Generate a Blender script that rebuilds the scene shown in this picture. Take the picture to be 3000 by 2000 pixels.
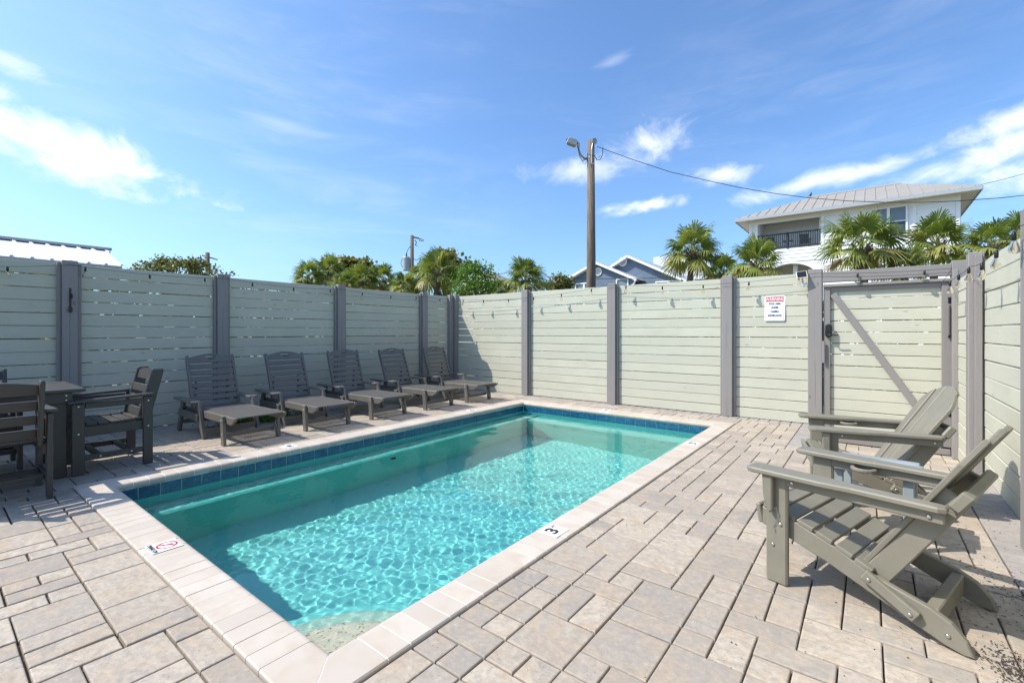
import bpy, bmesh, math, random
import numpy as np
from mathutils import Vector, Matrix

# ------------------------------------------------------------------ scene, camera, sky, sun, exposure
S = bpy.context.scene
for o in list(bpy.data.objects):
    bpy.data.objects.remove(o)
COL = S.collection
rnd = random.Random(11)
rad = math.radians

CAM_F, CAM_V0, YAW, CAM_H = 1350.24, 972.19, rad(37.788), 1.25
cam_d = bpy.data.cameras.new("camera")
cam = bpy.data.objects.new("camera", cam_d)
COL.objects.link(cam)
cam.location = (0, 0, CAM_H)
cam.rotation_euler = (rad(90), 0, YAW)
cam_d.sensor_width = 36
cam_d.lens = CAM_F / 3000 * 36
cam_d.shift_y = -(1000 - CAM_V0) / 3000
cam_d.clip_start = 0.05
cam_d.clip_end = 2000
S.camera = cam

SUN_DIR = Vector((0.63, 0.57, -1.0)).normalized()          # direction the light travels
sun_d = bpy.data.lights.new("sun", "SUN")
sun_d.energy = 4.1
sun_d.angle = rad(0.53)
sun_d.color = (1.0, 0.945, 0.87)
sun = bpy.data.objects.new("sun", sun_d)
COL.objects.link(sun)
sun.rotation_euler = SUN_DIR.to_track_quat('-Z', 'Y').to_euler()
sun.location = (-10, -10, 20)
try:
    sun_d.cycles.is_caustics_light = True
except Exception:
    pass

world = bpy.data.worlds.new("World")
S.world = world
world.use_nodes = True
SKY_STRENGTH = 0.15


def build_world():
    nt = world.node_tree
    N, L = nt.nodes, nt.links
    N.clear()
    out = N.new("ShaderNodeOutputWorld")
    bg = N.new("ShaderNodeBackground")
    bg.inputs[1].default_value = SKY_STRENGTH
    L.new(bg.outputs[0], out.inputs[0])
    sky = N.new("ShaderNodeTexSky")
    sky.sky_type = 'NISHITA'
    sky.sun_disc = False
    sky.sun_elevation = math.asin(-SUN_DIR.z)
    sky.sun_rotation = math.atan2(-SUN_DIR.x, -SUN_DIR.y)
    sky.altitude = 0
    sky.air_density = 1.0
    sky.dust_density = 1.8
    sky.ozone_density = 1.5
    geo = N.new("ShaderNodeTexCoord")

    def math_(op, a, b=None, c=None, clamp=False):
        n = N.new("ShaderNodeMath")
        n.operation = op
        n.use_clamp = clamp
        for i, x in enumerate((a, b, c)):
            if x is None:
                continue
            if isinstance(x, (int, float)):
                n.inputs[i].default_value = x
            else:
                L.new(x, n.inputs[i])
        return n.outputs[0]

    # direction in the camera-independent frame: azimuth and elevation of the sky vector
    sep = N.new("ShaderNodeSeparateXYZ")
    L.new(geo.outputs["Generated"], sep.inputs[0])
    az = math_('ARCTAN2', sep.outputs[0], sep.outputs[1])
    el = math_('ARCSINE', sep.outputs[2])
    comb = N.new("ShaderNodeCombineXYZ")
    L.new(az, comb.inputs[0])
    L.new(el, comb.inputs[1])

    def noise(scale, detail, rough, stretch, rot=0.0, dist=0.0, off=(0, 0, 0)):
        m = N.new("ShaderNodeMapping")
        m.inputs["Rotation"].default_value = (0, 0, rot)
        m.inputs["Scale"].default_value = stretch
        m.inputs["Location"].default_value = off
        L.new(comb.outputs[0], m.inputs[0])
        n = N.new("ShaderNodeTexNoise")
        n.inputs["Scale"].default_value = scale
        n.inputs["Detail"].default_value = detail
        n.inputs["Roughness"].default_value = rough
        n.inputs["Distortion"].default_value = dist
        L.new(m.outputs[0], n.inputs[0])
        return n.outputs[0]

    def ramp(x, a, b):
        n = N.new("ShaderNodeMapRange")
        n.interpolation_type = 'SMOOTHSTEP'
        n.inputs[1].default_value = a
        n.inputs[2].default_value = b
        L.new(x, n.inputs[0])
        return n.outputs[0]

    n_puff = noise(9.0, 8, 0.62, (1, 1.6, 1), 0.0, 0.4)
    n_streak = noise(5.0, 7, 0.58, (0.7, 4.0, 1), 0.18, 0.5)
    n_streak2 = noise(4.0, 7, 0.6, (0.8, 3.2, 1), -0.42, 0.35, (3.1, 1.7, 0))
    n_wide = noise(1.3, 4, 0.5, (1, 1.6, 1), 0.3, 0.2, (7.7, 2.3, 0))

    def pix(u, v):
        a = (u - 1500) / CAM_F
        e = -(v - CAM_V0) / CAM_F
        d = Vector((-math.sin(YAW) + math.cos(YAW) * a, math.cos(YAW) + math.sin(YAW) * a, e)).normalized()
        return math.atan2(d.x, d.y), math.asin(d.z)

    # individual clouds of this sky: centre, half-width, half-height, tilt, density
    def cloud(u, v, ru, rv, tilt, dens, tex, k=0.9, pos=None):
        ca, ce = pos or pix(u, v)
        ca = (ca + math.pi) % (2 * math.pi) - math.pi
        dx = math_('SUBTRACT', az, ca)
        dy = math_('SUBTRACT', el, ce)
        c, s = math.cos(tilt), math.sin(tilt)
        p = math_('ADD', math_('MULTIPLY', dx, c), math_('MULTIPLY', dy, s))
        q = math_('SUBTRACT', math_('MULTIPLY', dy, c), math_('MULTIPLY', dx, s))
        r = math_('SQRT', math_('ADD', math_('POWER', math_('DIVIDE', p, ru), 2.0), math_('POWER', math_('DIVIDE', q, rv), 2.0)))
        body = math_('SUBTRACT', 1.0, r)                                     # 1 in the middle, 0 at the rim
        t = math_('MULTIPLY', math_('SUBTRACT', tex, 0.5), 2.2)
        return math_('MULTIPLY', ramp(math_('ADD', math_('MULTIPLY', body, k), t), 0.12, 1.05), dens)

    clouds = [
        cloud(150, 415, 0.25, 0.058, -0.32, 1.0, n_puff),
        cloud(360, 490, 0.14, 0.045, -0.10, 0.9, n_puff),
        cloud(-350, 250, 0.25, 0.06, -0.28, 1.0, n_puff),
        cloud(1880, 420, 0.13, 0.055, 0.10, 0.75, n_puff),
        cloud(1700, 500, 0.17, 0.04, 0.0, 0.55, n_puff),
        cloud(1910, 600, 0.115, 0.022, 0.05, 1.0, n_puff),
        cloud(2120, 510, 0.11, 0.028, -0.05, 0.75, n_puff),
        cloud(2480, 510, 0.24, 0.026, 0.10, 0.7, n_puff),
        cloud(2880, 455, 0.22, 0.036, 0.22, 0.75, n_puff),
        cloud(2980, 345, 0.11, 0.035, 0.28, 0.8, n_puff),
        cloud(3500, 330, 0.25, 0.06, 0.2, 0.9, n_puff),
        cloud(1800, 175, 0.07, 0.018, 0.25, 0.20, n_streak),
        cloud(830, 365, 0.14, 0.02, -0.08, 0.20, n_streak),
        cloud(30, 185, 0.07, 0.025, -0.2, 0.5, n_puff),
    ]
    # unseen clouds added round the rest of the sky, to whiten its bluish light
    cr_ = random.Random(3)
    for k in range(7):
        uu, vv = pix(1500, 972 - cr_.uniform(330, 900))
        ca = -YAW + rad(62 + (360 - 124) * (k + cr_.uniform(0.1, 0.9)) / 7)
        clouds.append(cloud(None, None, cr_.uniform(0.25, 0.36), cr_.uniform(0.06, 0.09), cr_.uniform(-0.3, 0.3), 0.95, n_puff, 0.9, (ca, vv)))
    m = clouds[0]
    for c in clouds[1:]:
        m = math_('MAXIMUM', m, c)
    cirrus = math_('MULTIPLY', math_('MULTIPLY', ramp(n_streak2, 0.42, 0.80), ramp(n_wide, 0.46, 0.76)), 0.16)
    cirrus2 = math_('MULTIPLY', math_('MULTIPLY', ramp(n_streak, 0.45, 0.8), ramp(n_wide, 0.44, 0.66)), 0.10)
    up = ramp(el, 0.02, 0.12)
    m = math_('MAXIMUM', m, math_('MULTIPLY', math_('MAXIMUM', cirrus, cirrus2), up))
    mix = N.new("ShaderNodeMixRGB")
    L.new(m, mix.inputs[0])
    tint = N.new("ShaderNodeMixRGB")
    tint.blend_type = 'MULTIPLY'
    tint.inputs[0].default_value = 1.0
    tint.inputs[2].default_value = SKY_TINT
    L.new(sky.outputs[0], tint.inputs[1])
    L.new(tint.outputs[0], mix.inputs[1])
    mix.inputs[2].default_value = CLOUD
    L.new(mix.outputs[0], bg.inputs[0])


SKY_TINT = (0.70, 0.93, 1.17, 1)
CLOUD = (6.6, 6.7, 6.8, 1)
build_world()

S.view_settings.view_transform = 'Standard'
S.view_settings.look = 'None'
S.view_settings.gamma = 1.0
S.view_settings.exposure = 0.52
S.view_settings.use_curve_mapping = False
S.render.engine = 'CYCLES'
S.cycles.use_denoising = True
S.cycles.max_bounces = 10
S.cycles.transmission_bounces = 8
S.cycles.transparent_max_bounces = 12
S.cycles.sample_clamp_indirect = 6.0


# ------------------------------------------------------------------ helpers
def ray(u, v):
    a = (u - 1500) / CAM_F
    return Vector((-math.sin(YAW) + math.cos(YAW) * a, math.cos(YAW) + math.sin(YAW) * a, -(v - CAM_V0) / CAM_F))


CP = Vector((0, 0, CAM_H))


def at_y(u, v, y):
    d = ray(u, v)
    return CP + d * (y / d.y)


def at_x(u, v, x):
    d = ray(u, v)
    return CP + d * (x / d.x)


def at_d(u, v, dist):
    return CP + ray(u, v) * dist


class MB:
    """collects faces of one mesh"""

    def __init__(self):
        self.v, self.f, self.tone = [], [], []

    def add(self, verts, faces, M=None, tone=0.0):
        n = len(self.v)
        for p in verts:
            p = Vector(p)
            self.v.append(tuple(M @ p) if M else tuple(p))
        for f in faces:
            self.f.append([i + n for i in f])
            self.tone.append(tone)
        return self

    def cbox(self, c, s, ch=0.004, M=None, tone=0.0):
        """box with chamfered edges, centre c, full size s"""
        a = [x / 2 for x in s]
        ch = min(ch, min(a) * 0.6)
        verts, idx, faces = [], {}, []
        for ax in range(3):
            for sg in ((i, j, k) for i in (-1, 1) for j in (-1, 1) for k in (-1, 1)):
                idx[(ax, sg)] = len(verts)
                verts.append(Vector([sg[k] * (a[k] if k == ax else a[k] - ch) for k in range(3)]))

        def put(ids):
            p = [verts[i] for i in ids]
            nrm = (p[1] - p[0]).cross(p[2] - p[0])
            if nrm.dot(sum(p, Vector()) / len(p)) < 0:
                ids = ids[::-1]
            faces.append(ids)
        for ax in range(3):
            o1, o2 = [k for k in range(3) if k != ax]
            for sgn in (-1, 1):
                ring = []
                for x, y in ((-1, -1), (1, -1), (1, 1), (-1, 1)):
                    t = [0, 0, 0]
                    t[ax], t[o1], t[o2] = sgn, x, y
                    ring.append(idx[(ax, tuple(t))])
                put(ring)
        for k in range(3):
            i, j = [q for q in range(3) if q != k]
            for si in (-1, 1):
                for sj in (-1, 1):
                    t0, t1 = [0, 0, 0], [0, 0, 0]
                    t0[i], t0[j], t0[k] = si, sj, -1
                    t1[i], t1[j], t1[k] = si, sj, 1
                    put([idx[(i, tuple(t0))], idx[(i, tuple(t1))], idx[(j, tuple(t1))], idx[(j, tuple(t0))]])
        for sg in ((i, j, k) for i in (-1, 1) for j in (-1, 1) for k in (-1, 1)):
            put([idx[(0, sg)], idx[(1, sg)], idx[(2, sg)]])
        T = Matrix.Translation(Vector(c))
        return self.add(verts, faces, (M @ T) if M else T, tone)

    def beam(self, p0, p1, w, t, up=(0, 0, 1), ch=0.003):
        """board from p0 to p1; w measured along up (made square to the beam), t across"""
        p0, p1 = Vector(p0), Vector(p1)
        x = (p1 - p0)
        ln = x.length
        x.normalize()
        y = Vector(up).cross(x).normalized()
        z = x.cross(y)
        M = Matrix((x, y, z)).transposed().to_4x4()
        M.translation = (p0 + p1) / 2
        return self.cbox((0, 0, 0), (ln, t, w), ch, M)

    def prism(self, poly, thick, M=None, ch=0.0):
        """polygon in local xz extruded along y (centred)"""
        n = len(poly)
        area = sum(poly[i][0] * poly[(i + 1) % n][1] - poly[(i + 1) % n][0] * poly[i][1] for i in range(n))
        if area < 0:
            poly = poly[::-1]
        h = thick / 2
        if ch > 0:
            ins = []
            for i in range(n):
                p, a, b = Vector(poly[i]), Vector(poly[i - 1]), Vector(poly[(i + 1) % n])
                e1, e2 = (p - a).normalized(), (b - p).normalized()
                n1, n2 = Vector((-e1.y, e1.x)), Vector((-e2.y, e2.x))
                m = (n1 + n2)
                m = m.normalized() if m.length > 1e-6 else n1
                ins.append(p + m * ch / max(0.5, m.dot(n1)))
            V = [(x, -h, z) for x, z in ins] + [(x, -h + ch, z) for x, z in poly] + [(x, h - ch, z) for x, z in poly] + [(x, h, z) for x, z in ins]
            F = [list(range(n))]
            for r in range(3):
                for i in range(n):
                    j = (i + 1) % n
                    F.append([r * n + i, (r + 1) * n + i, (r + 1) * n + j, r * n + j])
            F.append([3 * n + i for i in range(n)][::-1])
        else:
            V = [(x, -h, z) for x, z in poly] + [(x, h, z) for x, z in poly]
            F = [list(range(n)), [n + i for i in range(n)][::-1]]
            for i in range(n):
                j = (i + 1) % n
                F.append([i, n + i, n + j, j])
        return self.add(V, F, M)

    def tube(self, pts, r, n=6, cap=True):
        pts = [Vector(p) for p in pts]
        rs = r if isinstance(r, (list, tuple)) else [r] * len(pts)
        V, F = [], []
        ref = None
        for i, p in enumerate(pts):
            d = (pts[min(i + 1, len(pts) - 1)] - pts[max(i - 1, 0)]).normalized()
            if ref is None:
                ref = Vector((0, 0, 1)) if abs(d.z) < 0.9 else Vector((1, 0, 0))
            a = (ref - d * ref.dot(d)).normalized()
            b = d.cross(a)
            ref = a
            for k in range(n):
                t = 2 * math.pi * k / n
                V.append(p + (a * math.cos(t) + b * math.sin(t)) * rs[i])
        for i in range(len(pts) - 1):
            for k in range(n):
                F.append([i * n + k, i * n + (k + 1) % n, (i + 1) * n + (k + 1) % n, (i + 1) * n + k])
        if cap:
            F.append(list(range(n))[::-1])
            F.append([(len(pts) - 1) * n + k for k in range(n)])
        return self.add(V, F)

    def lathe(self, prof, n=12, M=None):
        """prof: (radius, z) list"""
        V, F = [], []
        for r, z in prof:
            for k in range(n):
                t = 2 * math.pi * k / n
                V.append((r * math.cos(t), r * math.sin(t), z))
        for i in range(len(prof) - 1):
            for k in range(n):
                F.append([i * n + k, i * n + (k + 1) % n, (i + 1) * n + (k + 1) % n, (i + 1) * n + k])
        F.append(list(range(n))[::-1])
        F.append([(len(prof) - 1) * n + k for k in range(n)])
        return self.add(V, F, M)

    def mesh(self, name, mat, smooth=False):
        me = bpy.data.meshes.new(name)
        me.from_pydata([tuple(p) for p in self.v], [], self.f)
        if mat:
            me.materials.append(mat)
        if any(self.tone):
            at = me.attributes.new("tone", 'FLOAT', 'FACE')
            at.data.foreach_set("value", self.tone)
        if smooth:
            me.polygons.foreach_set("use_smooth", [True] * len(me.polygons))
        me.update()
        return me

    def build(self, name, mat, parent=None, smooth=False, **kw):
        return link(name, self.mesh(name, mat, smooth), parent, **kw)


def link(name, data, parent=None, loc=None, rot=None, label=None, cat=None, group=None, kind=None):
    o = bpy.data.objects.new(name, data)
    COL.objects.link(o)
    if parent is not None:
        o.parent = parent
    if loc is not None:
        o.location = loc
    if rot is not None:
        o.rotation_euler = rot
    for k, v in (("label", label), ("category", cat), ("group", group), ("kind", kind)):
        if v:
            o[k] = v
    return o


def thing(name, label, cat, loc=(0, 0, 0), rz=0.0, group=None):
    return link(name, None, None, loc, (0, 0, rz), label, cat, group)


def copy_tree(o, parent=None):
    c = o.copy()
    COL.objects.link(c)
    if parent is not None:
        c.parent = parent
    for ch in list(o.children):
        copy_tree(ch, c)
    return c


def text_mesh(body, size, mat, bold=0.0, extrude=0.0004, align='CENTER'):
    cu = bpy.data.curves.new("lettering", 'FONT')
    cu.body = body
    cu.size = size
    cu.align_x = align
    cu.align_y = 'CENTER'
    cu.extrude = extrude
    cu.offset = bold
    ob = bpy.data.objects.new("lettering", cu)
    COL.objects.link(ob)
    dg = bpy.context.evaluated_depsgraph_get()
    dg.update()
    me = bpy.data.meshes.new_from_object(ob.evaluated_get(dg))
    bpy.data.objects.remove(ob)
    bpy.data.curves.remove(cu)
    me.materials.clear()
    me.materials.append(mat)
    me.name = "lettering"
    return me


# ------------------------------------------------------------------ materials
class NT:
    def __init__(self, name):
        self.m = bpy.data.materials.new(name)
        self.m.use_nodes = True
        self.nt = self.m.node_tree
        self.N, self.L = self.nt.nodes, self.nt.links
        self.b = self.N["Principled BSDF"]

    def set(self, k, x):
        i = self.b.inputs[k]
        if hasattr(x, "is_linked") or hasattr(x, "links"):
            self.L.new(x, i)
        else:
            i.default_value = x

    def _in(self, sock, x):
        if isinstance(x, (int, float, tuple, list)):
            if sock.type == 'RGBA' and isinstance(x, (tuple, list)) and len(x) == 3:
                x = (*x, 1)
            sock.default_value = x
        else:
            self.L.new(x, sock)

    def math(self, op, a, b=None, clamp=False):
        n = self.N.new("ShaderNodeMath")
        n.operation = op
        n.use_clamp = clamp
        self._in(n.inputs[0], a)
        if b is not None:
            self._in(n.inputs[1], b)
        return n.outputs[0]

    def mix(self, f, a, b, blend='MIX'):
        n = self.N.new("ShaderNodeMixRGB")
        n.blend_type = blend
        self._in(n.inputs[0], f)
        self._in(n.inputs[1], a)
        self._in(n.inputs[2], b)
        return n.outputs[0]

    def rng(self, x, a, b, c=0.0, d=1.0):
        n = self.N.new("ShaderNodeMapRange")
        n.inputs[1].default_value, n.inputs[2].default_value = a, b
        n.inputs[3].default_value, n.inputs[4].default_value = c, d
        self.L.new(x, n.inputs[0])
        return n.outputs[0]

    def rand(self):
        return self.N.new("ShaderNodeObjectInfo").outputs["Random"]

    def coord(self, kind="Object", scale=(1, 1, 1), shuffle=True, extra=None):
        tc = self.N.new("ShaderNodeTexCoord").outputs[kind] if kind != "Position" else self.N.new("ShaderNodeNewGeometry").outputs["Position"]
        mp = self.N.new("ShaderNodeMapping")
        mp.inputs["Scale"].default_value = scale
        self.L.new(tc, mp.inputs[0])
        v = mp.outputs[0]
        if shuffle:
            r = self.rand() if extra is None else extra
            c = self.N.new("ShaderNodeCombineXYZ")
            for i, k in enumerate((37.0, 91.0, 53.0)):
                self.L.new(self.math('MULTIPLY', r, k), c.inputs[i])
            a = self.N.new("ShaderNodeVectorMath")
            self.L.new(v, a.inputs[0])
            self.L.new(c.outputs[0], a.inputs[1])
            v = a.outputs[0]
        return v

    def noise(self, vec, scale, detail=4, rough=0.55, dist=0.0):
        n = self.N.new("ShaderNodeTexNoise")
        n.inputs["Scale"].default_value = scale
        n.inputs["Detail"].default_value = detail
        n.inputs["Roughness"].default_value = rough
        n.inputs["Distortion"].default_value = dist
        self.L.new(vec, n.inputs[0])
        return n.outputs[0]

    def voro(self, vec, scale, feature='F1', out="Distance", rnd_=1.0):
        n = self.N.new("ShaderNodeTexVoronoi")
        n.feature = feature
        n.inputs["Scale"].default_value = scale
        n.inputs["Randomness"].default_value = rnd_
        self.L.new(vec, n.inputs[0])
        return n.outputs[out]

    def bump(self, h, strength=0.3, dist=0.002):
        n = self.N.new("ShaderNodeBump")
        n.inputs["Strength"].default_value = strength
        n.inputs["Distance"].default_value = dist
        self.L.new(h, n.inputs["Height"])
        self.L.new(n.outputs[0], self.b.inputs["Normal"])
        return n.outputs[0]


def wood_paint(name, col, rough=0.6, var=0.10, grain=0.35, crack=False, knots=True):
    """painted plank, long along local X"""
    t = NT(name)
    v = t.coord("Object", (1.6, 26, 26))
    g = t.noise(v, 3.0, 5, 0.6, 0.6)
    v2 = t.coord("Object", (1, 1, 1))
    big = t.noise(v2, 2.2, 3, 0.5)
    c = t.mix(t.rng(t.rand(), 0, 1, 0, 0.55), col, tuple(x * (1 - var * 1.4) for x in col))
    c = t.mix(t.rng(big, 0.35, 0.75, 0, 1), c, tuple(x * (1 - var) for x in col))
    c = t.mix(t.rng(g, 0.52, 0.8, 0, grain), c, tuple(x * 0.62 for x in col))
    if knots:
        kn = t.voro(t.coord("Object", (1.7, 3.0, 5.5)), 1.0)
        c = t.mix(t.rng(kn, 0.035, 0.06, 0.55, 0.0), c, tuple(x * 0.35 for x in col))
    if crack:
        sx = t.N.new("ShaderNodeSeparateXYZ")
        t.L.new(t.N.new("ShaderNodeTexCoord").outputs["Object"], sx.inputs[0])
        n = t.noise(t.coord("Object", (1.2, 0.0, 0.0)), 2.0, 4, 0.7)
        d = t.math('ABSOLUTE', t.math('SUBTRACT', sx.outputs[1], t.math('MULTIPLY', t.math('SUBTRACT', n, 0.45), 0.06)))
        ln = t.noise(t.coord("Object", (1.0, 0.2, 0.2)), 1.3, 2)
        f = t.math('MULTIPLY', t.rng(d, 0.0006, 0.0022, 1, 0), t.rng(ln, 0.42, 0.5, 0, 1))
        c = t.mix(f, c, tuple(x * 0.12 for x in col))
    t.set("Base Color", c)
    t.set("Roughness", rough)
    t.bump(g, 0.25, 0.003)
    return t.m


def plastic_wood(name, col, rough=0.45, var=0.08, spec=0.5):
    t = NT(name)
    v = t.coord("Object", (7, 7, 60))
    w = t.coord("Object", (60, 7, 7))
    g = t.noise(v, 2.5, 4, 0.6, 1.0)
    g2 = t.noise(w, 2.5, 4, 0.6, 1.0)
    g = t.math('ADD', t.math('MULTIPLY', g, 0.5), t.math('MULTIPLY', g2, 0.5))
    big = t.noise(t.coord("Object"), 6.0, 4, 0.6)
    c = t.mix(t.rng(t.rand(), 0, 1, 0, 1), col, tuple(x * (1 - var) for x in col))
    c = t.mix(t.rng(big, 0.45, 0.8, 0, 0.6), c, tuple(min(1, x * 1.22 + 0.006) for x in col))
    c = t.mix(t.rng(g, 0.5, 0.7, 0, 0.4), c, tuple(x * 0.72 for x in col))
    t.set("Base Color", c)
    t.set("Roughness", t.rng(big, 0.3, 0.7, rough - 0.06, rough + 0.1))
    t.set("Specular IOR Level", spec)
    t.bump(g, 0.22, 0.0015)
    return t.m


def simple(name, col, rough=0.5, metal=0.0, var=0.0, scale=8.0, **kw):
    t = NT(name)
    if var:
        n = t.noise(t.coord("Object"), scale, 5, 0.6)
        c = t.mix(t.rng(n, 0.35, 0.75, 0, 1), tuple(min(1, x * (1 + var)) for x in col), tuple(x * (1 - var) for x in col))
        t.set("Base Color", c)
    else:
        t.set("Base Color", (*col, 1))
    t.set("Roughness", rough)
    t.set("Metallic", metal)
    for k, v in kw.items():
        t.set(k, v)
    return t.m


def mat_paver(name, dark=False):
    t = NT(name)
    at = t.N.new("ShaderNodeAttribute")
    at.attribute_name = "tone"
    r = t.math('FRACT', t.math('ADD', t.math('MULTIPLY', at.outputs["Fac"], 7.31), t.rand()))
    v = t.coord("Position", (1, 1, 1), True, r)
    big = t.noise(v, 7.0, 6, 0.62, 0.8)
    vein = t.noise(t.coord("Position", (6, 9, 6), True, r), 1.7, 6, 0.68, 1.8)
    fine = t.noise(v, 130.0, 4, 0.7)
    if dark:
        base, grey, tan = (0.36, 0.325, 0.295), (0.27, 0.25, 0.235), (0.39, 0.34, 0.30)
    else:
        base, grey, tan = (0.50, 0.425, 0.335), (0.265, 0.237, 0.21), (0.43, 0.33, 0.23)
    c = t.mix(t.rng(r, 0.1, 0.95, 0, 0.8), base, grey)
    c = t.mix(t.rng(big, 0.44, 0.64, 0, 0.85), c, tan)
    c = t.mix(t.rng(vein, 0.46, 0.70, 0, 0.75), c, grey)
    mid = t.noise(v, 38.0, 5, 0.7)
    c = t.mix(t.rng(mid, 0.45, 0.68, 0, 0.45), c, tuple(x * 0.8 for x in grey))
    c = t.mix(t.rng(mid, 0.30, 0.42, 0.35, 0), c, tuple(min(1, x * 1.22) for x in base))
    pit = t.voro(v, 60.0)
    pm = t.math('MULTIPLY', t.rng(pit, 0.10, 0.16, 1, 0), t.rng(t.noise(v, 9.0, 2), 0.56, 0.62, 0, 1))
    c = t.mix(pm, c, (0.10, 0.085, 0.07))
    c = t.mix(t.rng(fine, 0.35, 0.7, 0, 0.42), c, tuple(x * 0.62 for x in base))
    t.set("Base Color", c)
    t.set("Roughness", 0.82)
    t.set("Specular IOR Level", 0.25)
    h = t.math('ADD', t.math('MULTIPLY', fine, 0.5), t.math('SUBTRACT', vein, t.math('MULTIPLY', pm, 1.5)))
    t.bump(h, 0.45, 0.004)
    return t.m


def mat_coping():
    t = NT("coping_stone")
    v = t.coord("Object", (1, 1, 1))
    big = t.noise(v, 5.0, 5, 0.6, 0.4)
    fine = t.noise(v, 160.0, 3, 0.7)
    c = t.mix(t.rng(t.rand(), 0, 1, 0, 1.0), (0.54, 0.475, 0.40), (0.46, 0.40, 0.335))
    c = t.mix(t.rng(big, 0.42, 0.66, 0, 0.75), c, (0.45, 0.365, 0.28))
    c = t.mix(t.rng(fine, 0.58, 0.75, 0, 0.25), c, (0.42, 0.37, 0.32))
    t.set("Base Color", c)
    t.set("Roughness", 0.75)
    t.set("Specular IOR Level", 0.3)
    t.bump(fine, 0.2, 0.002)
    return t.m


def mat_tile():
    t = NT("glazed_tile")
    v = t.coord("Object", (1, 1, 1))
    n = t.noise(v, 14.0, 6, 0.62, 2.2)
    k = t.noise(v, 34.0, 5, 0.6, 3.0)
    c = t.mix(t.rng(n, 0.35, 0.65), (0.005, 0.05, 0.105), (0.018, 0.135, 0.24))
    c = t.mix(t.rng(k, 0.60, 0.72, 0, 0.8), c, (0.20, 0.45, 0.55))
    t.set("Base Color", c)
    t.set("Roughness", 0.12)
    t.bump(n, 0.08, 0.003)
    return t.m


def mat_plaster(name, ca, cb, speck, dark=0.0):
    t = NT(name)
    v = t.coord("Position", (1, 1, 1), False)
    big = t.noise(v, 3.0, 4, 0.5)
    p = t.voro(v, 95.0, 'F1', "Color")
    pn = t.N.new("ShaderNodeSeparateColor")
    t.L.new(p, pn.inputs[0])
    c = t.mix(t.rng(big, 0.3, 0.7), ca, cb)
    c = t.mix(t.rng(pn.outputs[0], 0.84, 0.9, 0, dark), c, tuple(x * 0.45 for x in ca))
    c = t.mix(t.rng(pn.outputs[1], 0.82, 0.86, 0, 0.8), c, speck)
    c = t.mix(t.rng(pn.outputs[2], 0.985, 0.99, 0, dark), c, (0.05, 0.06, 0.06))
    t.set("Base Color", c)
    t.set("Roughness", 0.7)
    return t.m


M_BOARD = wood_paint("sage_paint", (0.545, 0.53, 0.415), 0.62, 0.12, 0.5)
M_POST = wood_paint("grey_paint", (0.275, 0.25, 0.232), 0.6, 0.10, 0.4, crack=True)
M_TRIM = wood_paint("grey_trim_paint", (0.255, 0.232, 0.215), 0.6, 0.10, 0.4)
M_PAVER = mat_paver("paver_stone")
M_PAVER_D = mat_paver("paver_stone_dark", True)
M_COPING = mat_coping()
M_GROUT = simple("white_grout", (0.82, 0.79, 0.75), 0.8)
M_TILE = mat_tile()
M_PLASTER = mat_plaster("aqua_water_tint_plaster", (0.17, 0.61, 0.565), (0.14, 0.56, 0.525), (0.22, 0.61, 0.54))  # light absorbed by deep water, put into the plaster colour as aqua
M_PLASTER_B = mat_plaster("green_water_tint_plaster", (0.11, 0.55, 0.47), (0.09, 0.50, 0.43), (0.16, 0.52, 0.42))  # green tint of the water over the benches, painted into their colour
M_PLASTER_M = mat_plaster("sand_water_tint_plaster", (0.42, 0.60, 0.47), (0.36, 0.55, 0.44), (0.45, 0.52, 0.38), 0.4)  # sandy step with the tint of mid-depth water mixed into its colour
M_PLASTER_S = mat_plaster("cream_pebble_plaster", (0.80, 0.67, 0.48), (0.68, 0.58, 0.42), (0.62, 0.52, 0.36), 0.8)
M_SAND = simple("joint_sand", (0.10, 0.082, 0.062), 0.95, var=0.3, scale=60)
M_SLATE = plastic_wood("slate_lumber", (0.145, 0.131, 0.110), 0.40)
M_BLACK = plastic_wood("charcoal_lumber", (0.052, 0.048, 0.043), 0.45)
M_OLIVE = plastic_wood("olive_lumber", (0.20, 0.182, 0.138), 0.45)
M_BLUEGREY = plastic_wood("bluegrey_lumber", (0.27, 0.31, 0.32), 0.5)
M_STEEL = simple("stainless_steel", (0.62, 0.60, 0.57), 0.25, 1.0)
M_BLACKMETAL = simple("black_metal", (0.015, 0.014, 0.014), 0.35, 0.2)
M_WIRE = simple("black_cable", (0.012, 0.012, 0.012), 0.6)
M_WHITE = simple("white_enamel", (0.80, 0.80, 0.80), 0.4)
M_RED = simple("red_print", (0.52, 0.022, 0.016), 0.45)
M_NAVY = simple("navy_print", (0.012, 0.045, 0.13), 0.45)
M_INK = simple("black_print", (0.022, 0.022, 0.024), 0.5)


def mat_bulb():
    t = NT("bulb_glass")
    t.set("Base Color", (0.95, 0.93, 0.88, 1))
    t.set("Roughness", 0.03)
    t.set("Transmission Weight", 1.0)
    t.set("IOR", 1.15)
    return t.m


M_BULB = mat_bulb()
M_FIL = simple("bulb_filament", (0.85, 0.52, 0.12), 0.5)

# ------------------------------------------------------------------ layout numbers (metres; camera stands at 0,0)
XL, XR, YN, YF = -4.80, -1.66, 0.984, 6.53           # inner lip of the coping
XLO, XRO, YNO, YFO = -5.055, -1.438, 0.765, 6.78     # outer edge of the coping
FX, FY, WX = -7.45, 7.44, 0.80                       # inner faces of the left, far and right fence boards
LX0, LY0, LZ = -0.50, 5.90, -0.20                    # sunken landing before the gate
WATER_Z = -0.125
DECK_Y0 = -1.3

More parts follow.
